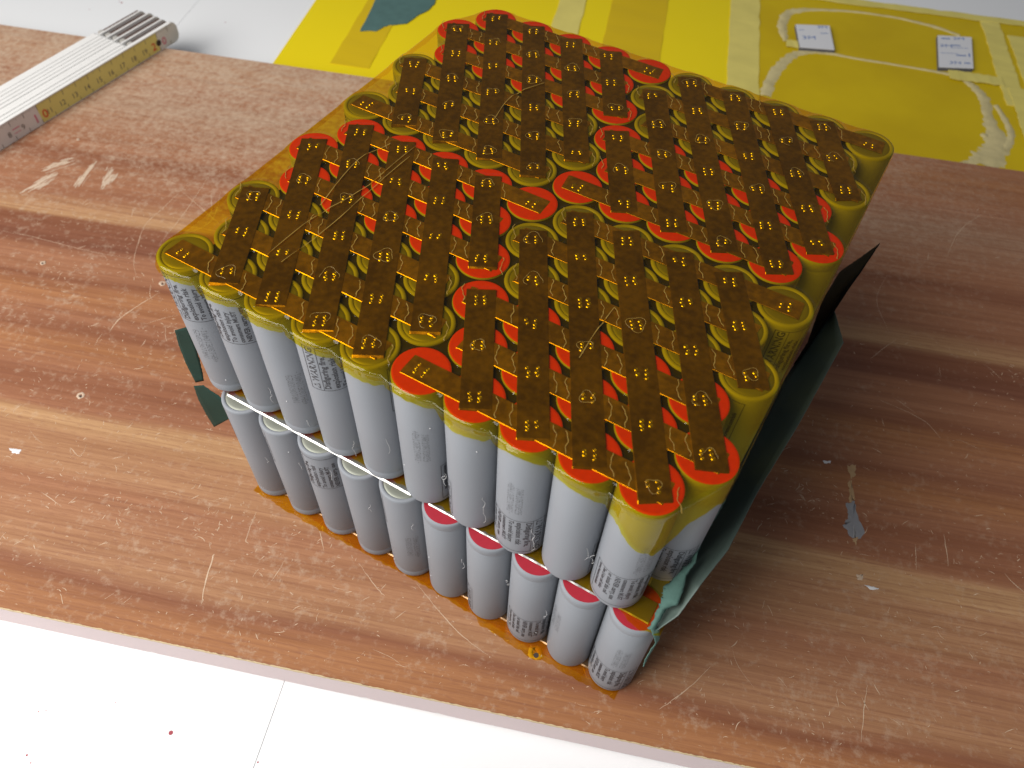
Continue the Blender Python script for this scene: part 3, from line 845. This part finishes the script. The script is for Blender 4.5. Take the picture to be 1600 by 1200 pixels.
for r in range(1, 13):
    for c in range(1, 11):
        edge = r in (1, 12) or c in (1, 10)
        if not edge and not (r in (2, 11) or c in (2, 9)): continue
        x, y = bot_xy(r, c)
        lab = LAB_B.get((r, c), RNG.uniform(-180, 180) if edge else None)
        ser = SER_B.get((r, c), RNG.uniform(-180, 180) if edge else None)
        make_cell(x, y, ZB + RNG.uniform(-.05, .05), neg_up(r, c), lab, ser, edge, me_ring_p)

# flat black sheet that fills the gaps between the upper cells, a little below their tops
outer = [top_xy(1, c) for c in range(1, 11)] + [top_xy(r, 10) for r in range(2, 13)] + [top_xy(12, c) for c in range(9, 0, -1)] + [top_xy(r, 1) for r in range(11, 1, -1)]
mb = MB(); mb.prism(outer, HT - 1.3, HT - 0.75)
add('gap_filler', mb.data('gap_filler', simple('black_gap_sheet', (0.018, 0.017, 0.015), 0.8, spec=0.2)), pack, label='black sheet showing in the gaps between cells')

# ---- nickel strips
def strip_pts(p0, p1, over, width, z, thick, seed, droop=0.5):
    """bar with chamfered long edges and ends turned slightly down; returns vertices and faces"""
    rg = random.Random(seed)
    a = np.array(p0, float); b_ = np.array(p1, float); d = b_ - a; L = np.linalg.norm(d); d /= L; nn = np.array([-d[1], d[0]])
    ts = [-over, -over + .7] + list(np.linspace(-over + 2, L + over - 2, max(6, int(L / 4)))) + [L + over - .7, L + over]
    h = width / 2; ch = 0.09 + .08 * rg.random()
    V_ = []; F_ = []
    sk0 = rg.uniform(-.5, .5); sk1 = rg.uniform(-.5, .5)
    for i, t in enumerate(ts):
        dz = rg.uniform(-.03, .03)
        if i in (0, len(ts) - 1): dz -= droop
        sk = (sk0 if i == 0 else sk1 if i == len(ts)-1 else 0)
        sec = [(-h, z), (-h, z + thick - ch * .6), (-h + ch, z + thick), (h - ch, z + thick), (h, z + thick - ch * .6), (h, z)]
        for j, (s_, zz) in enumerate(sec):
            q = a + d * (t + sk * s_ / h) + nn * s_
            V_.append((q[0], q[1], zz + dz))
    k = 6
    for i in range(len(ts) - 1):
        for j in range(k):
            F_.append((i*k+j, (i+1)*k+j, (i+1)*k+(j+1) % k, i*k+(j+1) % k))
    F_.append(tuple(range(k))); F_.append(tuple(range((len(ts)-1)*k + k - 1, (len(ts)-1)*k - 1, -1)))
    return V_, F_
STRIPS = []                     # for the tape relief: p0, p1, over, width, top height
WELDS = []
def weld_cluster(mb, x, y, z, ang, rg):
    kx = rg.choice((2, 2, 2)); ca, sa = math.cos(ang), math.sin(ang)
    for i in range(2):
        for j in range(rg.choice((2, 3, 3, 3))):
            lx = (i - .5) * 2.8 + rg.uniform(-.3, .3); ly = (j - 1) * 1.45 + rg.uniform(-.25, .25)
            X = x + lx * ca - ly * sa; Y = y + lx * sa + ly * ca; r = rg.uniform(.62, .86)
            mb.lathe([(r, -0.02), (r * .82, .20), (r * .60, .26), (r * .35, .12), (0.02, .08)], 9, (X, Y, z))
            WELDS.append((X, Y, r))
ZR, TR = HT + .14, .10          # row strips
ZD, TD = HT + .31, .16          # strips laid across them
seed = 0
for qr in (0, 6):
    for qc in (0, 5):
        for r in range(1, 7):
            seed += 1
            a = top_xy(r + qr, 1 + qc); b_ = top_xy(r + qr, 5 + qc)
            V_, F_ = strip_pts(a, b_, 5.2, 7.8, ZR, TR, seed, .25)
            o = add('nickel_strip', mesh_data('nickel_strip', V_, F_, M_NICKELR), pack)
            STRIPS.append((a, b_, 5.2, 7.8, ZR + TR))
            mbw = MB(); rg = random.Random(seed)
            for rr, cc in ((r, 1), (r, 5)):
                D = 2 * cc + (1 if rr % 2 == 0 else 0) + rr - 1
                if D in (2, 16):
                    x, y = top_xy(rr + qr, cc + qc); weld_cluster(mbw, x, y, ZR + TR, math.atan2(b_[1]-a[1], b_[0]-a[0]), rg)
            if mbw.v: add('weld_marks', mbw.data('weld_marks', M_WELD, True), o, kind='stuff')
        for D in (4, 6, 8, 10, 12, 14):
            seed += 1
            cells = [(r, c) for r in range(1, 7) for c in range(1, 6) if 2 * c + (1 if r % 2 == 0 else 0) + r - 1 == D]
            a = top_xy(cells[0][0] + qr, cells[0][1] + qc); b_ = top_xy(cells[-1][0] + qr, cells[-1][1] + qc)
            rg = random.Random(seed); j = (rg.uniform(-.6, .6), rg.uniform(-.6, .6))
            a = (a[0] + j[0], a[1] + j[1] * .4); b_ = (b_[0] + rg.uniform(-.6, .6), b_[1])
            V_, F_ = strip_pts(a, b_, 5.0, 9.4, ZD, TD, seed, .45)
            o = add('nickel_strip', mesh_data('nickel_strip', V_, F_, M_NICKEL), pack)
            STRIPS.append((a, b_, 5.0, 9.4, ZD + TD))
            mbw = MB()
            for rr, cc in cells:
                x, y = top_xy(rr + qr, cc + qc)
                weld_cluster(mbw, x + rg.uniform(-.5, .5), y + rg.uniform(-.5, .5), ZD + TD, math.atan2(b_[1]-a[1], b_[0]-a[0]) + math.pi / 2, rg)
            add('weld_marks', mbw.data('weld_marks', M_WELD, True), o, kind='stuff')

# strips between the two layers and under the pack, whose front edges show
def lip_strip(a, b_, over, yfront, yback, z, drop, mat):
    """flat strip whose front edge is turned down towards the front"""
    n_ = 60; V_ = []; F_ = []
    for i in range(n_ + 1):
        t = i / n_
        x = a[0] - over + (b_[0] - a[0] + 2 * over) * t; y = a[1] + (b_[1] - a[1]) * t
        j = 0.06 * math.sin(i * 1.7)
        V_ += [(x, y + yback, z), (x, y + yfront + .65, z + j), (x, y + yfront + .1, z - drop + j), (x, y + yfront, z - drop - .15 + j)]
    for i in range(n_):
        for k in range(3): F_.append((4*i+k, 4*i+k+1, 4*i+k+5, 4*i+k+4))
    return mesh_data('nickel_strip', V_, F_, mat)
for c0_, c1_ in ((1, 5), (6, 10)):
    add('nickel_strip', lip_strip(bot_xy(1, c0_), bot_xy(1, c1_), 5.5, -4.2, 4, ZB + CL + .45, .5, M_NICKELB), pack)
    add('nickel_strip', lip_strip(bot_xy(1, c0_), bot_xy(1, c1_), 7.0, -5.0, 4, .62, .15, M_NICKELR), pack)

# ---- relief of the top for the clear film
RES = 0.3
X0, Y0 = -14.0, -14.0
NX, NY = int(214 / RES), int(222 / RES)
gx = X0 + np.arange(NX) * RES; gy = Y0 + np.arange(NY) * RES
GX, GY = np.meshgrid(gx, gy, indexing='ij')
Hf = np.full((NX, NY), HT - 0.35)
for r in range(1, 13):
    for c in range(1, 11):
        x, y = top_xy(r, c)
        Hf = np.where((GX - x)**2 + (GY - y)**2 < 9.0**2, np.maximum(Hf, HT + .08), Hf)
for a, b_, ov, wd, zt in STRIPS:
    d = np.array(b_) - np.array(a); L = np.linalg.norm(d); d = d / L
    t = (GX - a[0]) * d[0] + (GY - a[1]) * d[1]; s_ = -(GX - a[0]) * d[1] + (GY - a[1]) * d[0]
    Hf = np.where((t > -ov) & (t < L + ov) & (np.abs(s_) < wd / 2), np.maximum(Hf, zt), Hf)
def shift(A, i, j):
    return np.roll(np.roll(A, i, 0), j, 1)
D_ = Hf.copy()
for k in range(2):
    D_ = np.maximum.reduce([D_] + [shift(D_, i, j) for i, j in ((1, 0), (-1, 0), (0, 1), (0, -1))])
for k in range(3):
    D_ = (D_ * 2 + shift(D_, 1, 0) + shift(D_, -1, 0) + shift(D_, 0, 1) + shift(D_, 0, -1)) / 6
Hf = np.maximum(D_, Hf) + 0.10
RID = np.zeros_like(Hf)
def stamp(x, y, amp, sig):
    i = int((x - X0) / RES); j = int((y - Y0) / RES); k = int(3 * sig / RES) + 1
    if i < k or j < k or i >= NX - k - 1 or j >= NY - k - 1: return
    sx = slice(i - k, i + k + 1); sy = slice(j - k, j + k + 1)
    g = amp * np.exp(-((GX[sx, sy] - x)**2 + (GY[sx, sy] - y)**2) / (2 * sig * sig))
    RID[sx, sy] = np.maximum(RID[sx, sy], g)
for x, y, r in WELDS: stamp(x, y, .36, .62)
CREASE = MB(); CR_LIST = []
def crease(pts, w_):
    P = [(q[0], q[1], float(hsample(np.array([q[0]]), np.array([q[1]]))[0]) + .05) for q in pts]
    CREASE.ribbon(P, [w_ * RNG.uniform(.5, 1.3) for _ in P], .03)
def ridge(pts, amp, sig=.26):
    CR_LIST.append((pts, amp))
    for a, b_ in zip(pts[:-1], pts[1:]):
        L = math.hypot(b_[0]-a[0], b_[1]-a[1]); k = max(1, int(L / .22))
        for i in range(k):
            t = i / k; stamp(a[0] + (b_[0]-a[0])*t, a[1] + (b_[1]-a[1])*t, amp, sig)
# bubbles beside the crossing strips
rg = random.Random(5)
for a, b_, ov, wd, zt in STRIPS:
    if wd < 9: continue
    d = np.array(b_) - np.array(a); L = np.linalg.norm(d); d = d / L; nn = np.array([-d[1], d[0]])
    k = int(round(L / 18.5)) + 1
    for i in range(k):
        for sgn in (-1, 1):
            if rg.random() < .25: continue
            c = np.array(a) + d * (L * i / max(1, k - 1)) + np.array([1.0, 0.0]) * sgn * (wd / 2 + .9 + rg.uniform(0, .9)) / .866; ph = rg.uniform(0, 6)
            pts = [tuple(c + d * t + nn * sgn * (.45 * math.sin(t * .8 + ph) + .16 * math.sin(t * 2.1 + ph * 2))) for t in np.linspace(-3.9, 3.7, 14)]
            ridge(pts, .22, .24)
        if rg.random() < .45:                               # outline of a bubble round the welds
            c = np.array(a) + d * (L * i / max(1, k - 1)); ph = rg.uniform(0, 6); R0 = rg.uniform(2.0, 3.0)
            pts = [tuple(c + np.array([math.cos(t), math.sin(t)]) * R0 * (1 + .18 * math.sin(3 * t + ph))) for t in np.linspace(0, rg.uniform(3.5, 6.3), 22)]
            ridge(pts, .14, .22)
for pts in ([(440, 410), (520, 350), (575, 300), (640, 245)], [(415, 400), (490, 340), (560, 300), (650, 228)], [(770, 190), (800, 150), (850, 130)], [(905, 560), (930, 520), (960, 480)], [(610, 225), (560, 250), (500, 320)]):
    ridge([at(px, py, HT + .6)[:2] for px, py in catmull([(q[0], q[1], 0) for q in pts], 5) for px, py in ((px, py),)] if False else [at(q[0], q[1], HT + .6)[:2] for q in catmull([(p_[0], p_[1], 0) for p_ in pts], 5)], .30, .28)
Hf = Hf + RID
def hsample(x, y):
    fi = np.clip((x - X0) / RES, 0, NX - 1.001); fj = np.clip((y - Y0) / RES, 0, NY - 1.001)
    i = fi.astype(int); j = fj.astype(int); a = fi - i; b_ = fj - j
    return Hf[i, j]*(1-a)*(1-b_) + Hf[i+1, j]*a*(1-b_) + Hf[i, j+1]*(1-a)*b_ + Hf[i+1, j+1]*a*b_

# ---- outline of the top film: hull of the outer cells
RF = 1.3
hull = [top_xy(1, 1), top_xy(1, 10), top_xy(2, 10), top_xy(12, 10), top_xy(12, 1), top_xy(11, 1)]
OFF = 9.5 - RF
dense = []
nh = len(hull)
for i in range(nh):
    p = np.array(hull[i]); pv = np.array(hull[i-1]); nx_ = np.array(hull[(i+1) % nh])
    d0 = p - pv; d1 = nx_ - p
    a0 = math.atan2(-d0[0], d0[1]) ; a0 = math.atan2(d0[1], d0[0]) - math.pi/2
    a1 = math.atan2(d1[1], d1[0]) - math.pi/2
    while a1 < a0: a1 += 2 * math.pi
    for t in np.linspace(0, 1, 14):
        a = a0 + (a1 - a0) * t; dense.append((p + OFF * np.array([math.cos(a), math.sin(a)]), a))
# corners at 225, 315, 45, 135 degrees
pts = np.array([q[0] for q in dense]); ang = np.array([q[1] for q in dense])
closed = np.vstack([pts, pts[:1]]); seglen = np.linalg.norm(np.diff(closed, axis=0), axis=1); cum = np.concatenate([[0], np.cumsum(seglen)])
def nearest(cx, cy): return cum[int(np.argmin((pts[:, 0]-cx)**2 + (pts[:, 1]-cy)**2))]
cr = OFF * .7071
h1 = hull[0]; h2 = hull[1]; h4 = hull[3]; h5 = hull[4]
S1 = nearest(h1[0]-cr, h1[1]-cr); S2 = nearest(h2[0]+cr, h2[1]-cr); S3 = nearest(h4[0]+cr, h4[1]+cr); S4 = nearest(h5[0]-cr, h5[1]+cr)
TOTL = cum[-1]
def loop_pt(sv):
    sv = np.mod(sv, TOTL)
    return np.stack([np.interp(sv, cum, closed[:, 0]), np.interp(sv, cum, closed[:, 1])], -1)
NG = 470
def side(a, b_):
    if b_ < a: b_ += TOTL
    return np.linspace(a, b_, NG + 1)
sF, sR, sB, sL = side(S1, S2), side(S2, S3), side(S3, S4), side(S4, S1)
def scallop(x):                 # how far the film sinks between two front cells
    ph = np.abs(((x / PIT + .5) % 1) - .5) * 2      # 0 at a cell, 1 between two
    return np.clip(ph, 0, 1) ** 2.2
F_pts = loop_pt(sF); F_pts[:, 1] += 0.9 * scallop(F_pts[:, 0]) * ((F_pts[:, 0] > 4) & (F_pts[:, 0] < 162))
R_pts = loop_pt(sR); B_pts = loop_pt(sB)[::-1]; L_pts = loop_pt(sL)[::-1]
u = np.linspace(0, 1, NG + 1)[:, None, None]; v = np.linspace(0, 1, NG + 1)[None, :, None]
G = (1-v)*F_pts[:, None, :] + v*B_pts[:, None, :] + (1-u)*L_pts[None, :, :] + u*R_pts[None, :, :] \
    - ((1-u)*(1-v)*F_pts[0] + u*(1-v)*F_pts[-1] + (1-u)*v*B_pts[0] + u*v*B_pts[-1])
GZ = hsample(G[..., 0], G[..., 1])
# towards the rim the film lies on the outermost line
P = np.dstack([G, GZ])
ring = np.concatenate([P[:-1, 0], P[-1, :-1], P[::-1, -1][:-1], P[0, ::-1][:-1]])   # closed loop, counter-clockwise
nr = len(ring)
rim = ring.copy()
nrm = np.roll(rim[:, :2], -3, 0) - np.roll(rim[:, :2], 3, 0); nrm /= np.linalg.norm(nrm, axis=1)[:, None]; nrm = np.stack([nrm[:, 1], -nrm[:, 0]], 1)
FX_D = [(-14, 3), (-6, 3.0), (0, 3.5), (9, 4.5), (18, 5), (27, 4.5), (37, 6.5), (46, 8), (50, 3.0), (55, 4.5), (64, 9), (74, 8), (83, 11), (88, 4), (92, 3.5), (101, 6), (110, 11), (119, 11), (127, 3), (131, 1.8), (137, 2), (142, 6), (148, 7), (157, 12), (163, 14), (169, 24), (172, 26)]
dep = np.zeros(nr)
for i in range(nr):
    x, y = rim[i, 0], rim[i, 1]
    if i < NG: dep[i] = np.interp(x, [q[0] for q in FX_D], [q[1] for q in FX_D]) * np.interp(x, [0, 40, 150, 165], [.9, .55, .55, .85])
    elif i < 2 * NG: dep[i] = np.interp(y, [-9, -4, 4, 12, 30, 60, 120, 180], [26, 24, 14, 13, 18, 22, 24, 22])
    elif i < 3 * NG: dep[i] = 14 + 2 * math.sin(x * .05)
    else: dep[i] = np.interp(y, [-9, 5, 40, 180], [3, 2.5, 2.5, 4])
for k in range(2): dep = (np.roll(dep, 1) + dep + np.roll(dep, -1)) / 3
rg = random.Random(11)
jit = np.array([rg.uniform(-1, 1) for _ in range(nr)])
for k in range(3): jit = (np.roll(jit, 1) + jit + np.roll(jit, -1)) / 3
dep = np.maximum(1.6, dep + jit * .8)
KS = 22
SK = np.zeros((nr + 1, KS + 1, 3))
zsm = ring[:, 2].copy()
for k in range(6): zsm = (np.roll(zsm, 1) + zsm + np.roll(zsm, -1)) / 3
for k in range(KS + 1):
    f_ = (k / KS) ** 1.5
    a = f_ * (dep + RF * .57)
    th = np.minimum(a / RF, math.pi / 2)
    out = RF * np.sin(th); dz = RF * (1 - np.cos(th)) + np.maximum(0, a - RF * math.pi / 2)
    front = np.zeros(nr); front[:NG] = scallop(rim[:NG, 0]) * ((rim[:NG, 0] > 4) & (rim[:NG, 0] < 163))
    out = out - front * np.minimum(a / 5, 1) * 2.2 + jit * .12 * np.minimum(a / 3, 1)
    flare = np.where(np.arange(nr) < NG, np.clip(a / np.maximum(dep, 1) - .8, 0, 1) * 1.2, 0); out = out + flare
    z = ring[:, 2] * (1 - min(1, k / 6)) + zsm * min(1, k / 6)
    SK[:nr, k, 0] = rim[:, 0] + nrm[:, 0] * out; SK[:nr, k, 1] = rim[:, 1] + nrm[:, 1] * out; SK[:nr, k, 2] = z - dz
SK[nr] = SK[0]
tape = add('tape_sheet', grid_data('tape_sheet', P[:, ::-1], M_TAPE), pack, label='clear amber tape stretched over the top of the pack')
add('tape_skirt', grid_data('tape_skirt', SK[:, ::-1], M_SKIRT), tape)

for pts_, amp_ in CR_LIST:
    crease(pts_, .26 if amp_ > .2 else .16)
add('tape_creases', CREASE.data('tape_creases', M_CREASE), tape, kind='stuff')

# film between the layers, and two under the pack
def flat_film(name, x0, x1, y0, y1, z, mat, j=0.4, wave=0.1, seed=1):
    rg = random.Random(seed); nx_, ny_ = 120, 40
    P = np.zeros((nx_ + 1, ny_ + 1, 3))
    e0 = [y0(x0 + (x1-x0)*i/nx_) + rg.uniform(-j, j) for i in range(nx_ + 1)]
    for i in range(nx_ + 1):
        for k in range(ny_ + 1):
            x = x0 + (x1 - x0) * i / nx_; t = k / ny_
            P[i, k] = (x + .0067 * (y1 * t), e0[i] * (1-t) + y1 * t, z + wave * math.sin(x * .31 + t * 9) * (1 - t))
    return add(name, grid_data(name, P, mat), pack)
flat_film('middle_tape', -6, 186, lambda x: -6.6 if x < 150 else np.interp(x, [150, 172, 178, 186], [-6.6, -8.0, -10.5, -9]), 190, ZT - .75, M_TAPE2, .5, .12, 3)
flat_film('base_tape', 3, 182, lambda x: -14.6 + x * .0089 - 1.0 * math.sin(x * .05) - (1.6 if 120 < x < 150 else 0), 196, .22, M_TAPE2, .45, .05, 4)
flat_film('base_tape', 22, 181, lambda x: -13.4 + x * .0089 + .8 * math.sin(x * .08), 196, .42, M_TAPE2, .45, .05, 6)

# ---- green insulating paper
def lerp_line(pts, n):
    P = [np.array(p, float) for p in pts]
    return [tuple(P[i] + (P[i+1] - P[i]) * k / n) for i in range(len(P) - 1) for k in range(n)] + [tuple(P[-1])]
def rail_sheet(name, A, B, mat, nseg=10, ncross=6, bulge=0.0, jit=0.0, parent=pack, label=None, thick=0.25):
    a = np.array(lerp_line(A, nseg)); b_ = np.array(lerp_line(B, nseg)); rg = random.Random(len(A) * 7 + int(jit * 100))
    P = np.zeros((len(a), ncross + 1, 3))
    for k in range(ncross + 1):
        t = k / ncross
        P[:, k] = a * (1-t) + b_ * t
        P[:, k, 2] += bulge * math.sin(math.pi * t)
    for i in range(len(a)):
        P[i, 0] += [rg.uniform(-jit, jit), rg.uniform(-jit, jit), rg.uniform(-jit, jit)]
        P[i, -1] += [rg.uniform(-jit, jit) * .4 for _ in range(3)]
    o = add(name, grid_data(name, P, mat), parent, label=label)
    so = o.modifiers.new('solid', 'SOLIDIFY'); so.thickness = thick * S; so.offset = 0
    return o
A = [at(1016, 980, 69), at(1037, 945, 70), at(1062, 880, 70), at(1093, 838, 70), at(1153, 729, 70), at(1210, 618, 70), at(1243, 566, 70), at(1303, 487, 74)]
B = [at(1028, 984, 70), at(1060, 962, 74), at(1090, 920, 82), at(1138, 858, 84), at(1184, 768, 84), at(1249, 661, 84), at(1318, 535, 84), at(1303, 482, 76)]
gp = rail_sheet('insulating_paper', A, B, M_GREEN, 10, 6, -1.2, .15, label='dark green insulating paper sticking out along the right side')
A = [at(1240, 570, 60), at(1262, 535, 58), at(1285, 470, 50), at(1312, 425, 46), at(1345, 402, 60), at(1374, 381, 78)]
B = [at(1243, 566, 78), at(1275, 525, 78), at(1303, 487, 79), at(1325, 453, 79), at(1345, 425, 79), at(1375, 380, 79)]
rail_sheet('insulating_paper', A, B, simple('green_paper_painted_shade', (0.002, 0.004, 0.0035), 0.8, spec=0.1), 10, 5, 0, .08, label='back end of the insulating paper, deep shade painted into its colour')  # same green paper; deep shade is put into the near-black colour
# fluffy torn front end
A = [at(1012, 984, 70), at(1026, 958, 72), at(1033, 938, 75), at(1036, 920, 77), at(1058, 896, 80), at(1080, 878, 82), at(1090, 840, 84), at(1112, 810, 86), at(1130, 780, 88)]
B = [at(1022, 986, 70), at(1040, 952, 73), at(1060, 944, 77), at(1069, 918, 80), at(1072, 900, 82), at(1086, 880, 84), at(1096, 845, 86), at(1119, 808, 88), at(1134, 780, 89)]
rail_sheet('torn_edge', A, B, M_TORN, 9, 6, 1.0, .45, parent=gp, label='pale fluffy torn edge of the green paper')
A = [at(1016, 982, 70), at(1024, 1004, 62), at(1008, 1030, 52), at(1005, 1042, 47)]
B = [at(1030, 982, 70), at(1031, 997, 62), at(1014, 1024, 52), at(1006, 1041, 47)]
rail_sheet('torn_edge', A, B, M_TORN, 8, 3, 0, .15, parent=gp)
# two flaps at the left corner
A = [(-10.5, -4, 93), (-12, -3.5, 80), (-15, -3, 66), (-17, -3.5, 55)]
B = [(-19.0, -4.5, 86.2), (-22.0, -4, 75), (-23.2, -4, 63), (-22.6, -4, 50.5)]
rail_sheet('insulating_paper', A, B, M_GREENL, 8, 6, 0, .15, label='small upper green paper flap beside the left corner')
A = [(-14.5, -6, 56.5), (-5, -6, 54), (-2, -6, 48), (-3, -6, 43)]
B = [(-21.6, -6, 51), (-23.0, -6, 40), (-22.6, -6, 30), (-21.0, -6, 21.1)]
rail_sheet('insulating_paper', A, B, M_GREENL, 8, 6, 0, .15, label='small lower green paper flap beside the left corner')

# ---- glue strings between the front cells
mb = MB(); rg = random.Random(21)
def wisp(x, z0, z1, y=-9.3, amp=1.2, layer='t'):
    n_ = 16; pts = []
    for i in range(n_):
        t = i / (n_ - 1)
        pts.append((x + amp * math.sin(t * 7 + x) * .5 + rg.uniform(-.2, .2), y + rg.uniform(-.3, .3), z0 + (z1 - z0) * t))
    pts = catmull(pts[::2], 5)
    mb.tube(pts, [rg.uniform(.04, .08) for _ in pts], 4)
for c in range(2, 10):
    xm = (c - .5) * PIT
    for k in range(1 if c < 6 else 2):
        z0 = ZT + rg.uniform(3, 40); wisp(xm + rg.uniform(-2.5, 2.0), z0, z0 + rg.uniform(4, 14), -7.5 + rg.uniform(-.5, 1.5))
    for k in range(1):
        xb = (c - 1) * PIT + rg.uniform(-2.5, 2.5); z0 = rg.uniform(25, 55); wisp(xb, z0, z0 + rg.uniform(3, 9), -12.8 + rg.uniform(0, 1.5))
for k in range(12):              # crumbs stuck on the wraps
    c = rg.randint(1, 9); a = rg.uniform(-2.2, -.7); z = rg.uniform(5, 60); top_ = rg.random() < .5
    x, y = top_xy(1, c) if top_ else bot_xy(1, c)
    mb.lathe([(.25, 0), (.18, .2), (.02, .28)], 5, (x + 9.2 * math.cos(a), y + 9.2 * math.sin(a), z + (ZT if top_ else 0)))
add('glue_strings', mb.data('glue_strings', M_GLUE, True), pack, kind='stuff')
